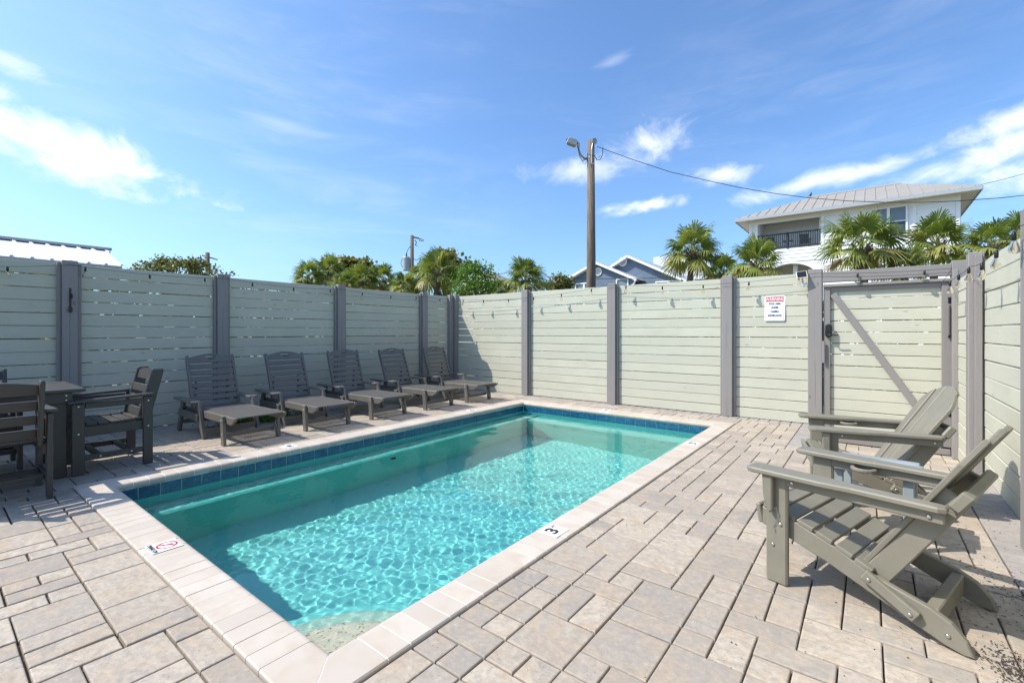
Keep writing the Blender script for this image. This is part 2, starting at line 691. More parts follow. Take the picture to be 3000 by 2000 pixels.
# ------------------------------------------------------------------ ground and deck
def rects(name, rs, z, mat, parent=None, **kw):
    b = MB()
    for x0, y0, x1, y1 in rs:
        b.add([(x0, y0, z), (x1, y0, z), (x1, y1, z), (x0, y1, z)], [[0, 1, 2, 3]])
    return b.build(name, mat, parent, **kw)


def mat_ground():
    t = NT("sandy_grass")
    v = t.coord("Position", (1, 1, 1), False)
    a, b = t.noise(v, 0.5, 5, 0.6), t.noise(v, 14.0, 5, 0.7)
    c = t.mix(t.rng(a, 0.4, 0.62), (0.085, 0.105, 0.035), (0.36, 0.31, 0.23))
    c = t.mix(t.rng(b, 0.35, 0.7, 0, 0.6), c, (0.05, 0.07, 0.02))
    t.set("Base Color", c)
    t.set("Roughness", 0.95)
    return t.m


rects("ground", [(-400, -400, FX - 0.12, 400), (WX + 0.12, -400, 400, 400), (FX - 0.12, FY + 0.12, WX + 0.12, 400), (FX - 0.12, -400, WX + 0.12, DECK_Y0)],
      -0.22, mat_ground(), kind="structure")
deck = rects("paved_deck", [(FX - 0.12, DECK_Y0, XLO, FY + 0.12), (XLO, DECK_Y0, XRO, YNO), (XLO, YFO, XRO, FY + 0.12),
                            (XRO, DECK_Y0, WX + 0.12, LY0), (XRO, LY0, LX0, FY + 0.12)], -0.022, M_SAND, kind="structure")
rects("sunken_landing", [(LX0, LY0, WX + 0.12, FY + 0.2)], LZ - 0.014, M_SAND, kind="structure")
landing = bpy.data.objects["sunken_landing"]
b = MB()
b.add([(LX0, LY0, -0.016), (LX0, FY, -0.016), (LX0, FY, LZ - 0.014), (LX0, LY0, LZ - 0.014)], [[3, 2, 1, 0]])
b.add([(LX0, LY0, -0.016), (WX, LY0, -0.016), (WX, LY0, LZ - 0.014), (LX0, LY0, LZ - 0.014)], [[0, 1, 2, 3]])
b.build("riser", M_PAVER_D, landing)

# pavers: three sizes laid in a random ashlar pattern
U = 0.1305
pieces = []      # (x0,y0,x1,y1,dark)


def ashlar(x0, y0, x1, y1, seed):
    r = random.Random(seed)
    nx, ny = max(1, round((x1 - x0) / U)), max(1, round((y1 - y0) / U))
    ux, uy = (x1 - x0) / nx, (y1 - y0) / ny
    used = [[False] * nx for _ in range(ny)]
    for j in range(ny):
        for i in range(nx):
            if used[j][i]:
                continue
            run = 0
            while i + run < nx and not used[j][i + run]:
                run += 1
            opts = [(2, 2, 2.4), (1, 2, 3), (2, 1, 3.4), (2, 3, 0.25), (3, 2, 0.25), (3, 1, 0.5), (1, 1, 3.6)]
            ok = []
            for w, h, k in opts:
                if w > run or j + h > ny:
                    continue
                if any(used[j + q][i + p] for q in range(h) for p in range(w)):
                    continue
                ok.append((w, h, k))
            w, h, _ = r.choices(ok, [k for *_, k in ok])[0]
            for q in range(h):
                for p in range(w):
                    used[j + q][i + p] = True
            pieces.append((x0 + i * ux, y0 + j * uy, x0 + (i + w) * ux, y0 + (j + h) * uy, False))


def soldiers(x0, y0, x1, y1, along):
    L_ = (x1 - x0) if along == 'x' else (y1 - y0)
    n = round(L_ / 0.131)
    for k in range(n):
        if along == 'x':
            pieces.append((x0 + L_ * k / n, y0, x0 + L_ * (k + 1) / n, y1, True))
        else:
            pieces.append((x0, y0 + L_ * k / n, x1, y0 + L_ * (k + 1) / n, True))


SB = 0.22
ashlar(FX + 0.02, DECK_Y0, XLO, FY - SB, 1)
ashlar(XLO, DECK_Y0, XRO, YNO, 2)
soldiers(FX + 0.02, FY - SB, LX0 - SB, FY, 'x')
ashlar(XLO, YFO, XRO, FY - SB, 9)
ashlar(XRO, DECK_Y0, WX - SB, LY0 - SB, 4)
soldiers(WX - SB, DECK_Y0, WX, LY0, 'y')
soldiers(XRO + 0.02, LY0 - SB, WX - SB, LY0, 'x') if False else None
ashlar(XRO, LY0 - SB, LX0 - SB, FY - SB, 5)
ashlar(LX0 - SB, LY0 - SB, WX - SB, LY0, 6)
soldiers(LX0 - SB, LY0, LX0, FY, 'y')


def paver_mesh(w, h, ch=0.005, th=0.05):
    m = MB()
    a, c = w / 2, h / 2
    V, F = [], []
    for (dx, z) in ((ch, 0.0), (ch * 0.35, -ch * 0.35), (0, -ch), (0, -th)):
        V += [(-a + dx, -c + dx, z), (a - dx, -c + dx, z), (a - dx, c - dx, z), (-a + dx, c - dx, z)]
    F.append([0, 1, 2, 3])
    for r in range(3):
        for i in range(4):
            j = (i + 1) % 4
            F.append([r * 4 + j, r * 4 + i, (r + 1) * 4 + i, (r + 1) * 4 + j])
    return m.add(V, F)


def visible_score(x, y, area):
    p = Vector((x, y, 0)) - CP
    dep = -p.x * math.sin(YAW) + p.y * math.cos(YAW)
    lat = p.x * math.cos(YAW) + p.y * math.sin(YAW)
    if dep < 0.5 or abs(lat / dep) > 1.2 or CAM_H / dep * CAM_F > 1120:
        return 0
    return area / dep ** 3


GAP = 0.006
scored = sorted(pieces, key=lambda q: -visible_score((q[0] + q[2]) / 2, (q[1] + q[3]) / 2, (q[2] - q[0]) * (q[3] - q[1])))
cache = {}
rest = {False: MB(), True: MB()}
for k, (x0, y0, x1, y1, dk) in enumerate(scored):
    w, h = x1 - x0 - GAP * rnd.uniform(0.8, 1.35), y1 - y0 - GAP * rnd.uniform(1.0, 1.6)
    c = ((x0 + x1) / 2, (y0 + y1) / 2, rnd.uniform(-0.0025, 0.001))
    tilt = (rnd.gauss(0, 0.004), rnd.gauss(0, 0.004), rnd.gauss(0, 0.004))
    if k < 298:
        key = (round(w, 2), round(h, 2), dk)
        if key not in cache:
            cache[key] = paver_mesh(round(w * 250) / 250, round(h * 250) / 250).mesh("paver", M_PAVER_D if dk else M_PAVER)
        link("paver", cache[key], deck, c, tilt)
    else:
        m = paver_mesh(w, h)
        T = Matrix.Translation(Vector(c)) @ Matrix.Rotation(tilt[2], 4, 'Z') @ Matrix.Rotation(tilt[0], 4, 'X')
        rest[dk].add(m.v, m.f, T, rnd.uniform(0.01, 1))
rest[False].build("far_pavers", M_PAVER, deck, kind="stuff")
rest[True].build("border_pavers", M_PAVER_D, deck, kind="stuff")
pieces = []
ashlar(LX0 + 0.01, LY0 + 0.01, WX, FY + 0.15, 8)
for x0, y0, x1, y1, dk in pieces:
    link("paver", paver_mesh(x1 - x0 - GAP, y1 - y0 - GAP).mesh("paver", M_PAVER), landing, ((x0 + x1) / 2, (y0 + y1) / 2, LZ + rnd.uniform(-.002, .001)))

# ------------------------------------------------------------------ swimming pool
pool = thing("swimming_pool", "rectangular in-ground pool with pale stone coping and a band of blue tiles", "pool",
             ((XL + XR) / 2, (YN + YF) / 2, 0))
PO = pool.location.copy()
TOP, NOSE = 0.014, 0.030


def coping_profile(w, sh=0.0):
    """(d, z): d = 0 at the inner lip, w at the outer edge"""
    pr = [(w - sh, -0.045), (w - sh, TOP - 0.006 - sh), (w - 0.006 - sh, TOP - sh)]
    pr += [(NOSE + sh - (NOSE) * math.sin(a), TOP - NOSE - sh + NOSE * math.cos(a)) for a in [i * math.pi / 10 for i in range(0, 11)]]
    return pr


def coping_side(p_in0, p_in1, out, w, w0, w1, n, shrink=0.0, gap=0.0042, joined=False):
    """pieces between inner corners p_in0 and p_in1; w0/w1 = widths of the neighbouring sides for the mitres"""
    p0, p1, out = Vector((*p_in0, 0)), Vector((*p_in1, 0)), Vector((*out, 0))
    ax = (p1 - p0)
    L_ = ax.length
    ax.normalize()
    prof = coping_profile(w, shrink)
    if joined:
        cuts = [(0, L_)]
    else:
        cuts = [(L_ * k / n, L_ * (k + 1) / n) for k in range(n)]
        cuts = [(a - (0), b_) for a, b_ in cuts]
    for k, (a, b_) in enumerate(cuts):
        first, last = a <= 1e-6, b_ >= L_ - 1e-6
        org = p0 + ax * ((a + b_) / 2) + out * (w / 2)
        V, F = [], []
        g = gap / 2 if not joined else 0
        for end in (0, 1):
            for d, z in prof:
                if end == 0:
                    s = a + g - (d * w0 / w if (first) else 0)
                else:
                    s = b_ - g + (d * w1 / w if (last) else 0)
                V.append(p0 + ax * s + out * d + Vector((0, 0, z)) - org)
        n_ = len(prof)
        ctr = sum(V, Vector()) / len(V)
        F.append(list(range(n_)))
        F.append([n_ + i for i in range(n_)][::-1])
        for i in range(n_):
            j = (i + 1) % n_
            F.append([i, n_ + i, n_ + j, j])
        # orientation
        q = [V[i] for i in F[2]]
        if (q[1] - q[0]).cross(q[2] - q[0]).dot(sum(q, Vector()) / 4 - ctr) < 0:
            F = [f[::-1] for f in F]
        m = MB().add(V, F)
        loc = org - PO + Vector((0, 0, rnd.uniform(-0.0012, 0.0012) if not joined else 0))
        if joined:
            m.build("grout_bed", M_GROUT, pool, loc=loc)
        else:
            m.build("coping_stone", M_COPING, pool, loc=loc)


WL, WR, WN, WF = XL - XLO, XRO - XR, YN - YNO, YFO - YF
for joined in (False, True):
    sh = 0.0016 if joined else 0.0
    coping_side((XL, YN), (XL, YF), (-1, 0), WL, WN, WF, 51, sh, joined=joined)
    coping_side((XR, YN), (XR, YF), (1, 0), WR, WN, WF, 51, sh, joined=joined)
    coping_side((XL, YN), (XR, YN), (0, -1), WN, WL, WR, 29, sh, joined=joined)
    coping_side((XL, YF), (XR, YF), (0, 1), WF, WL, WR, 29, sh, joined=joined)

# basin: walls behind the tiles, floor, benches and corner steps
IN = 0.022
bx0, bx1, by0, by1 = XL - IN, XR + IN, YN - IN, YF + IN
za, zb = -1.10, -1.50                      # floor at the near and far end


def loc3(x, y, z):
    return (x - PO.x, y - PO.y, z)


b = MB()
V = [loc3(bx0, by0, -0.04), loc3(bx1, by0, -0.04), loc3(bx1, by1, -0.04), loc3(bx0, by1, -0.04),
     loc3(bx0, by0, za), loc3(bx1, by0, za), loc3(bx1, by1, zb), loc3(bx0, by1, zb)]
b.add(V, [[0, 1, 5, 4], [1, 2, 6, 5], [2, 3, 7, 6], [3, 0, 4, 7], [4, 5, 6, 7]])
b.build("basin", M_PLASTER, pool)


def bench(x0, y0, x1, y1, z, bottom=-1.55):
    m = MB().cbox(((x0 + x1) / 2 - PO.x, (y0 + y1) / 2 - PO.y, (z + bottom) / 2), (x1 - x0, y1 - y0, z - bottom), 0.03)
    m.build("bench", M_PLASTER_B, pool)


bench(bx0 + 0.004, by0 + 0.004, bx0 + 0.31, by1 - 0.005, -0.42)
bench(bx0 + 0.32, by1 - 0.36, bx1 - 0.005, by1 - 0.006, -0.50)
bench(bx1 - 0.30, by1 - 1.35, bx1 - 0.003, by1 - 0.37, -0.36)
pool.children[-1].data.materials[0] = M_PLASTER_S
for k, (r_, z_) in enumerate(((0.58, -0.30), (0.80, -0.46), (1.05, -0.68))):
    m = MB()
    cx, cy = bx1 - 0.004, by0 + 0.004
    N_ = 22
    poly = [(cx, cy)] + [(cx - r_ * math.sin(a), cy + r_ * math.cos(a)) for a in [i * (math.pi / 2) / N_ for i in range(N_ + 1)]]
    inn = [(cx, cy)] + [(cx - (r_ - 0.03) * math.sin(a), cy + (r_ - 0.03) * math.cos(a)) for a in [i * (math.pi / 2) / N_ for i in range(N_ + 1)]]
    n_ = len(poly)
    V = [loc3(x, y, z_) for x, y in inn] + [loc3(x, y, z_ - 0.02) for x, y in poly] + [loc3(x, y, -1.2) for x, y in poly]
    F = [list(range(n_))]
    for rr in range(2):
        for i in range(n_):
            j = (i + 1) % n_
            F.append([rr * n_ + j, rr * n_ + i, (rr + 1) * n_ + i, (rr + 1) * n_ + j])
    m.add(V, F)
    m.build("step", (M_PLASTER_S, M_PLASTER_M, M_PLASTER)[k], pool)

# waterline tiles
tile_cache = {}


def tile_row(p0, p1, rz):
    p0, p1 = Vector(p0), Vector(p1)
    L_ = (p1 - p0).length
    n = round(L_ / 0.1545)
    w = L_ / n
    key = round(w, 4)
    if key not in tile_cache:
        tile_cache[key] = MB().cbox((0, 0, 0), (w - 0.0055, 0.008, 0.150), 0.0015).mesh("tile", M_TILE)
    for k in range(n):
        q = p0 + (p1 - p0) * ((k + 0.5) / n)
        link("tile", tile_cache[key], pool, (q.x - PO.x, q.y - PO.y, -0.122), (0, 0, rz))


e = 0.0045
tile_row((bx0 + e, by0 + 0.01, 0), (bx0 + e, by1 - 0.01, 0), math.pi / 2)
tile_row((bx1 - e, by0 + 0.01, 0), (bx1 - e, by1 - 0.01, 0), math.pi / 2)
tile_row((bx0 + 0.01, by1 - e, 0), (bx1 - 0.01, by1 - e, 0), 0)
tile_row((bx0 + 0.01, by0 + e, 0), (bx1 - 0.01, by0 + e, 0), 0)
b = MB()
for x0, y0, x1, y1 in ((bx0 + .001, by0, bx0 + .003, by1), (bx1 - .003, by0, bx1 - .001, by1), (bx0, by1 - .003, bx1, by1 - .001), (bx0, by0 + .001, bx1, by0 + .003)):
    b.cbox(((x0 + x1) / 2 - PO.x, (y0 + y1) / 2 - PO.y, -0.12), (x1 - x0, y1 - y0, 0.158), 0.0002)
b.build("tile_grout", M_GROUT, pool)
# return fitting in the bench riser
b = MB()
T = Matrix.Translation(Vector(loc3(bx0 + 0.31, 3.5, -0.60))) @ Matrix.Rotation(math.pi / 2, 4, 'Y')
b.lathe([(0.045, -0.004), (0.045, 0.008), (0.026, 0.012), (0.024, 0.004), (0.012, 0.004)], 16, T)
b.build("return_fitting", M_BLACKMETAL, pool)


# water
def build_water():
    x0, x1, y0, y1 = bx0 + 0.0085, bx1 - 0.0085, by0 + 0.0085, by1 - 0.0085
    st = 0.009
    nx, ny = int((x1 - x0) / st), int((y1 - y0) / st)
    X, Y = np.meshgrid(np.linspace(x0, x1, nx), np.linspace(y0, y1, ny))
    r = np.random.RandomState(5)
    Z = np.zeros_like(X)
    for k in range(46):
        lam = 0.034 * (0.10 / 0.034) ** r.rand() if k < 40 else 0.25 + 0.3 * r.rand()
        th = r.rand() * 2 * math.pi
        a = (0.033 if k < 40 else 0.010) * lam ** 2 * (0.5 + r.rand()) / 3.6
        Z += a * np.sin((X * math.cos(th) + Y * math.sin(th)) * 2 * math.pi / lam + r.rand() * 6.28)
    # the far half of the pool lies calmer
    calm = 1.0 - 0.55 * np.clip((Y - 3.2) / 2.5, 0, 1)
    Z = WATER_Z + Z * calm
    V = np.stack([X, Y, Z], -1).reshape(-1, 3)
    I = np.arange(nx * ny).reshape(ny, nx)
    F = np.stack([I[:-1, :-1], I[:-1, 1:], I[1:, 1:], I[1:, :-1]], -1).reshape(-1, 4)
    me = bpy.data.meshes.new("water")
    me.from_pydata(V.tolist(), [], F.tolist())
    me.polygons.foreach_set("use_smooth", [True] * len(me.polygons))
    t = NT("pool_water")
    t.set("Base Color", (0.94, 0.99, 0.98, 1))
    t.set("Roughness", 0.0)
    t.set("IOR", 1.333)
    t.set("Transmission Weight", 1.0)
    me.materials.append(t.m)
    o = link("water", me, None, kind="structure")
    return o


water = build_water()
CAUSTICS = True
if CAUSTICS:
    water.cycles.is_caustics_caster = True
    for o in pool.children:
        if o.name.split('.')[0] in ("basin", "bench", "step", "tile"):
            o.cycles.is_caustics_receiver = True

# ------------------------------------------------------------------ fences
def board_row(parent, org, rz, length, n, z0, pitch, hgt, th=0.032, mat=None):
    """n boards stacked upwards from z0; local X along the fence"""
    me = MB().cbox((0, 0, 0), (length, th, hgt), 0.004).mesh("board", mat or M_BOARD)
    for k in range(n):
        o = link("board", me, parent)
        o.location = (org[0], org[1], z0 + pitch * (k + 0.5) + rnd.uniform(-0.0024, 0.0024))
        o.rotation_euler = (rnd.gauss(0, 0.006), rnd.gauss(0, 0.0009), rz)
        o.location.x += rnd.uniform(-0.0015, 0.0015)
        o.location.y += rnd.uniform(-0.0015, 0.0015)


def board_post(parent, x, y, rz, w, top, z0=0.0, trim=True, depth=0.09):
    """x,y = middle of the post's front face; rz turns local +y (back) away from the yard"""
    c, s = math.cos(rz), math.sin(rz)

    def P(a, bb):
        return (x + a * c - bb * s, y + a * s + bb * c)
    h = top - z0
    # long axis along local X so that the grain runs upright
    T = Matrix.Rotation(rad(-90), 4, 'Y')
    m = MB()
    m.cbox((0, 0, 0), (h, w, depth), 0.006)
    px, py = P(0, depth / 2)
    o = m.build("post", M_POST, parent, loc=(px, py, z0 + h / 2))
    o.rotation_euler = (Matrix.Rotation(rz, 4, 'Z') @ Matrix.Rotation(rad(-90), 4, 'Y') @ Matrix.Rotation(rad(90), 4, 'X')).to_euler()
    if trim:
        for sg in (-1, 1):
            tw = 0.034
            px, py = P(sg * (w / 2 + tw / 2 + 0.002), 0.062)
            m = MB().cbox((0, 0, 0), (h - 0.025, tw, 0.05), 0.004)
            t = m.build("trim", M_TRIM, o)
            t.matrix_world = Matrix.Translation((px, py, z0 + (h - 0.025) / 2)) @ (Matrix.Rotation(rz, 4, 'Z') @ Matrix.Rotation(rad(-90), 4, 'Y') @ Matrix.Rotation(rad(90), 4, 'X'))
            t.matrix_parent_inverse = (Matrix.Translation(o.location) @ o.rotation_euler.to_matrix().to_4x4()).inverted()
    return o


PITCH, BH = 0.1465, 0.1385
NB = 14
# left fence (board length runs along Y)
lf = thing("privacy_fence", "shaded sage plank fence with grey posts behind the row of loungers", "fence", (FX, 3.0, 0))
lposts = [-0.62, 1.09, 2.70, 4.59, 6.53]
edges = [-1.9] + lposts + [7.40]
for a, c in zip(edges[:-1], edges[1:]):
    board_row(lf, (-0.012, (a + c) / 2 - 3.0), rad(90), c - a - 0.004, NB, 0.0, PITCH, 0.1395)
for y in lposts:
    board_post(lf, 0.088, y - 3.0, rad(90), 0.137, 2.083)
board_post(lf, 0.088, 7.30 - 3.0, rad(90), 0.10, 2.075, trim=False)

# far fence
ff = thing("privacy_fence", "sunlit sage plank fence with grey posts along the far end of the pool", "fence", (-4, FY, 0))
fposts = [-5.39, -3.525, -1.665]
edges = [FX - 0.03] + fposts + [-0.60]
for a, c in zip(edges[:-1], edges[1:]):
    board_row(ff, ((a + c) / 2 + 4, 0.012), 0, c - a - 0.004, NB, 0.0, PITCH, BH)
for x in fposts:
    board_post(ff, x + 4, -0.088, 0, 0.137, 2.083)
board_post(ff, -0.575 + 4, -0.090, 0, 0.160, 2.09, LZ, trim=False, depth=0.15)
board_post(ff, FX + 0.10 + 4, -0.088, 0, 0.13, 2.075, trim=False)
# header over the gate and the corner post it rests on
T = MB().cbox((0, 0, 0), (1.245, 0.09, 0.135), 0.005)
T.build("header_beam", M_TRIM, ff, loc=(0.132 + 4, -0.045, 1.975))
board_post(ff, 0.83 + 4, -0.095, 0, 0.150, 2.075, LZ, trim=False, depth=0.15)

# right fence (faces -X)
rf = thing("privacy_fence", "pale sage plank fence beside the folding lawn chairs, carrying large light bulbs", "fence", (WX, 3.0, 0))
rposts = [5.79, 3.88, 2.30, 0.55]
edges = [7.25, 5.79, 3.88, 2.30, 0.55, -1.2]
for a, c in zip(edges[:-1], edges[1:]):
    board_row(rf, (0.012, (a + c) / 2 - 3.0), rad(-90), a - c - 0.004, NB if a > 7 else 13, LZ if a > 7 else -0.02, PITCH, BH)
for y in rposts:
    board_post(rf, -0.105, y - 3.0, rad(-90), 0.125, 1.955, LZ if y > 5.9 else 0.0, trim=True, depth=0.105)
board_post(rf, -0.05, 7.26 - 3.0, rad(-90), 0.07, 1.96, LZ, trim=False, depth=0.05)

# ------------------------------------------------------------------ gate
gate = thing("gate", "sage plank gate with grey frame, diagonal brace and black keypad lock", "gate", (0.13, FY - 0.06, 0))
GX = 0.13


def gpart(name, p0, p1, w, t, mat, y=0.0, up=(0, 0, 1), parent=None):
    m = MB()
    m.cbox((0, 0, 0), ((Vector(p1) - Vector(p0)).length, t, w), 0.004)
    o = m.build(name, mat, parent or gate)
    d = Vector((p1[0] - p0[0], 0, p1[1] - p0[1]))
    o.location = ((p0[0] + p1[0]) / 2 - GX, y, (p0[1] + p1[1]) / 2)
    o.rotation_euler = (0, -math.atan2(d.z, d.x), 0)
    return o


board_row(gate, (0.0, 0.055), 0, 1.14, 13, -0.07, 0.1465, 0.1385)
gpart("stile", (-0.445, -0.10), (-0.445, 1.84), 0.075, 0.04, M_TRIM, 0.018)
gpart("stile", (0.715, -0.10), (0.715, 1.84), 0.085, 0.04, M_TRIM, 0.018)
gpart("rail", (-0.484, 1.858), (0.759, 1.858), 0.034, 0.085, M_TRIM, 0.012)
gpart("rail", (-0.405, 1.812), (0.67, 1.812), 0.055, 0.036, M_TRIM, 0.022)
gpart("rail", (-0.405, -0.075), (0.67, -0.075), 0.09, 0.036, M_TRIM, 0.022)
gpart("brace", (-0.375, 1.745), (0.64, 0.03), 0.078, 0.034, M_TRIM, 0.020)
gpart("threshold", (-0.48, -0.155), (0.75, -0.155), 0.07, 0.05, M_TRIM, 0.025)
lock = MB()
pl = [(0.038 * math.cos(a), 0.05 * (1 if math.sin(a) > 0 else -1) + 0.038 * math.sin(a)) for a in [i * math.pi / 8 + 0.01 for i in range(16)]]
lock.prism(pl, 0.035, None, 0.004)
lk = lock.build("keypad_lock", M_BLACKMETAL, gate, loc=(-0.425 - GX, -0.022, 1.265))
MB().cbox((0, -0.0185, 0.028), (0.042, 0.003, 0.075), 0.001).build("keypad", simple("keypad_glass", (0.02, 0.02, 0.022), 0.08), lk)
m = MB()
m.tube([(0, -0.02, -0.052), (0, -0.05, -0.052), (0.02, -0.055, -0.054), (0.11, -0.05, -0.058)], 0.008, 8)
m.build("lever", M_BLACKMETAL, lk)
m = MB()
pts = [(0.011 * math.cos(i * 0.9), 0.011 * math.sin(i * 0.9), 0.16 - 0.32 * i / 160) for i in range(161)]
m.tube(pts, 0.0026, 5)
m.tube([(0, 0, 0.19), (0, 0, 0.155)], 0.006, 6)
m.tube([(0, 0, -0.155), (-0.01, 0, -0.19)], 0.012, 6)
m.build("spring", M_BLACKMETAL, gate, loc=(0.742 - GX, -0.022, 1.37))
gpart("strike_plate", (-0.482, 0.84), (-0.482, 1.13), 0.03, 0.02, M_TRIM, -0.038)
for z in (0.30, 1.62):
    MB().cbox((0, 0, 0), (0.05, 0.006, 0.07), 0.001).build("hinge", M_BLACKMETAL, gate, loc=(0.752 - GX, -0.006, z))

# ------------------------------------------------------------------ warning sign
sg = thing("warning_sign", "white warning sign with red header and blue lettering on the far fence", "sign", (-1.057, FY - 0.012, 1.585), 0)
sg.rotation_euler = (rad(-3), rad(0.6), 0)


def rrect(w, h, r, n=4):
    out = []
    for cx, cz, a0 in ((w / 2 - r, h / 2 - r, 0), (-w / 2 + r, h / 2 - r, 90), (-w / 2 + r, -h / 2 + r, 180), (w / 2 - r, -h / 2 + r, 270)):
        for i in range(n + 1):
            a = rad(a0 + 90 * i / n)
            out.append((cx + r * math.cos(a), cz + r * math.sin(a)))
    return out


SW, SH_ = 0.255, 0.355
MB().prism(rrect(SW, SH_, 0.018), 0.002).build("plate", M_WHITE, sg)
m = MB()
for c_, s_ in (((0, -0.0016, 0.1275), (0.226, 0.0008, 0.068)), ((0.1115, -0.0016, -0.03), (0.004, 0.0008, 0.25)), ((-0.1115, -0.0016, -0.03), (0.004, 0.0008, 0.25)), ((0, -0.0016, -0.155), (0.227, 0.0008, 0.004))):
    m.cbox(c_, s_, 0.0001)
m.build("red_border", M_RED, sg)
for body, z, size, mt, bold, sx in (("WARNING", 0.126, 0.062, M_WHITE, 0.0012, 0.80), ("POOL AREA", 0.062, 0.034, M_NAVY, 0.0017, 0.80), ("UNDER", 0.008, 0.034, M_NAVY, 0.0017, 0.80),
                                    ("CAMERA", -0.048, 0.034, M_NAVY, 0.0017, 0.80), ("SURVEILLANCE", -0.104, 0.034, M_NAVY, 0.0017, 0.74)):
    o = link("lettering", text_mesh(body, size, mt, bold), sg, (0, -0.0026, z), (rad(90), 0, 0))
    o.scale = (sx, 1, 1)
for z in (0.17, -0.17):
    MB().lathe([(0.004, 0), (0.003, 0.002)], 8, Matrix.Rotation(rad(90), 4, 'X')).build("screw", M_STEEL, sg, loc=(0, -0.001, z))

# ------------------------------------------------------------------ solar lamp on the gate post
sl = thing("solar_light", "small solar panel light clamped on the fence top beside the gate post", "solar light", (-0.72, FY - 0.13, 1.90))
m = MB().cbox((0, 0, 0), (0.125, 0.012, 0.125), 0.003)
pn = m.build("panel", simple("cream_frame", (0.62, 0.56, 0.42), 0.5), sl, loc=(0, -0.01, 0.12), rot=(rad(-38), rad(-6), rad(8)))
MB().cbox((0, -0.0065, 0), (0.108, 0.002, 0.108), 0.0005).build("cells", simple("solar_cells", (0.012, 0.013, 0.022), 0.12), pn)
MB().tube([(0, 0.005, 0.10), (0.004, 0.02, 0.055), (0.01, 0.04, 0.0)], 0.011, 8).build("bracket", simple("tan_plastic", (0.55, 0.48, 0.38), 0.5), sl)
MB().tube([(0.01, 0.02, 0.03), (0.035, 0.03, -0.01), (0.02, 0.05, -0.04), (0.03, 0.07, -0.02), (0.05, 0.06, 0.03)], 0.003, 5).build("cord", simple("tan_cord", (0.45, 0.38, 0.28), 0.6), sl)
MB().lathe([(0.022, -0.03), (0.03, 0.0), (0.018, 0.02)], 10).build("lamp_head", M_WHITE, sl, loc=(0.012, 0.035, -0.005))

# ------------------------------------------------------------------ string lights
sock_me = MB().lathe([(0.005, 0.02), (0.0105, 0.012), (0.0115, -0.028), (0.010, -0.03)], 10).mesh("socket", M_BLACKMETAL, True)
glass_me = MB().lathe([(0.010, -0.030), (0.013, -0.040), (0.024, -0.070), (0.028, -0.086), (0.024, -0.100), (0.010, -0.108), (0.003, -0.109)], 14).mesh("glass", M_BULB, True)
fil = MB()
for k in range(4):
    a = k * math.pi / 2
    fil.tube([(0.003 * math.cos(a), 0.003 * math.sin(a), -0.035), (0.009 * math.cos(a), 0.009 * math.sin(a), -0.092)], 0.0009, 4)
fil_me = fil.mesh("filament", M_FIL)


def string_lights(label, knots, bulbs, org, r=0.0024, sag=0.035):
    t = thing("string_lights", label, "string lights", org)
    O = Vector(org)
    pts = []
    for a, c in zip(knots[:-1], knots[1:]):
        a, c = Vector(a), Vector(c)
        for i in range(12):
            f = i / 12
            p = a.lerp(c, f)
            p.z -= sag * (c - a).length * 4 * f * (1 - f) * 0.5
            pts.append(p)
    pts.append(Vector(knots[-1]))
    MB().tube([p - O for p in pts], r, 6).build("cable", M_WIRE, t)
    for q in bulbs:
        p = min(pts, key=lambda z: (z - Vector(q)).length)
        # nearest point refined along the cable
        i = pts.index(p)
        best = p
        for j in (i - 1, i):
            if 0 <= j < len(pts) - 1:
                for f in range(21):
                    w = pts[j].lerp(pts[j + 1], f / 20)
                    if (w - Vector(q)).length < (best - Vector(q)).length:
                        best = w
        rx, ry = rnd.uniform(-.06, .06), rnd.uniform(-.06, .06)
        s_ = link("socket", sock_me, t, best - O - Vector((0, 0, 0.022)), (rx, ry, 0))
        link("glass", glass_me, s_)
        link("filament", fil_me, s_)


xl = FX + 0.115
string_lights("black cable of clear bulbs strung along the shaded left fence", [(xl, -0.6, 1.98), (xl, 0.2, 1.93), (xl, 1.09, 2.03), (xl, 2.70, 2.02), (xl, 4.59, 2.0), (xl, 6.53, 1.985), (xl + .02, 7.30, 1.98)],
              [(xl, y, 1.97) for y in (-0.04, 0.593, 1.21, 1.836, 2.46, 3.084, 3.718, 4.354, 4.984, 5.623, 6.256, 6.906)], (xl, 3, 1.97), sag=0.045)
yf = FY - 0.115
string_lights("black cable of clear bulbs strung along the sunlit far fence and gate header", [(FX + 0.14, 7.28, 1.98), (-5.39, yf, 1.92), (-3.525, yf, 2.06), (-1.665, yf, 1.965), (-0.57, yf, 2.03), (0.755, yf, 1.985)],
              [(x, yf, 1.95) for x in (-7.0, -6.42, -5.77, -5.15, -4.52, -3.89, -3.25, -2.63, -2.0, -1.37, -0.75, -0.12, 0.52)], (-3.5, yf, 1.97), sag=0.03)
xr = WX - 0.125
string_lights("black cable of large clear bulbs drooping along the right fence", [(0.755, yf + .0, 1.985), (xr - .02, 7.1, 1.82), (xr, 6.10, 1.80), (xr, 5.5, 1.81), (xr, 4.44, 1.80), (xr - .02, 3.8, 1.84), (xr, 2.75, 1.85)],
              [(xr, y, 1.8) for y in (6.6, 6.1, 5.53, 4.95, 4.44, 3.86, 3.2)], (xr, 5, 1.8), sag=0.06)

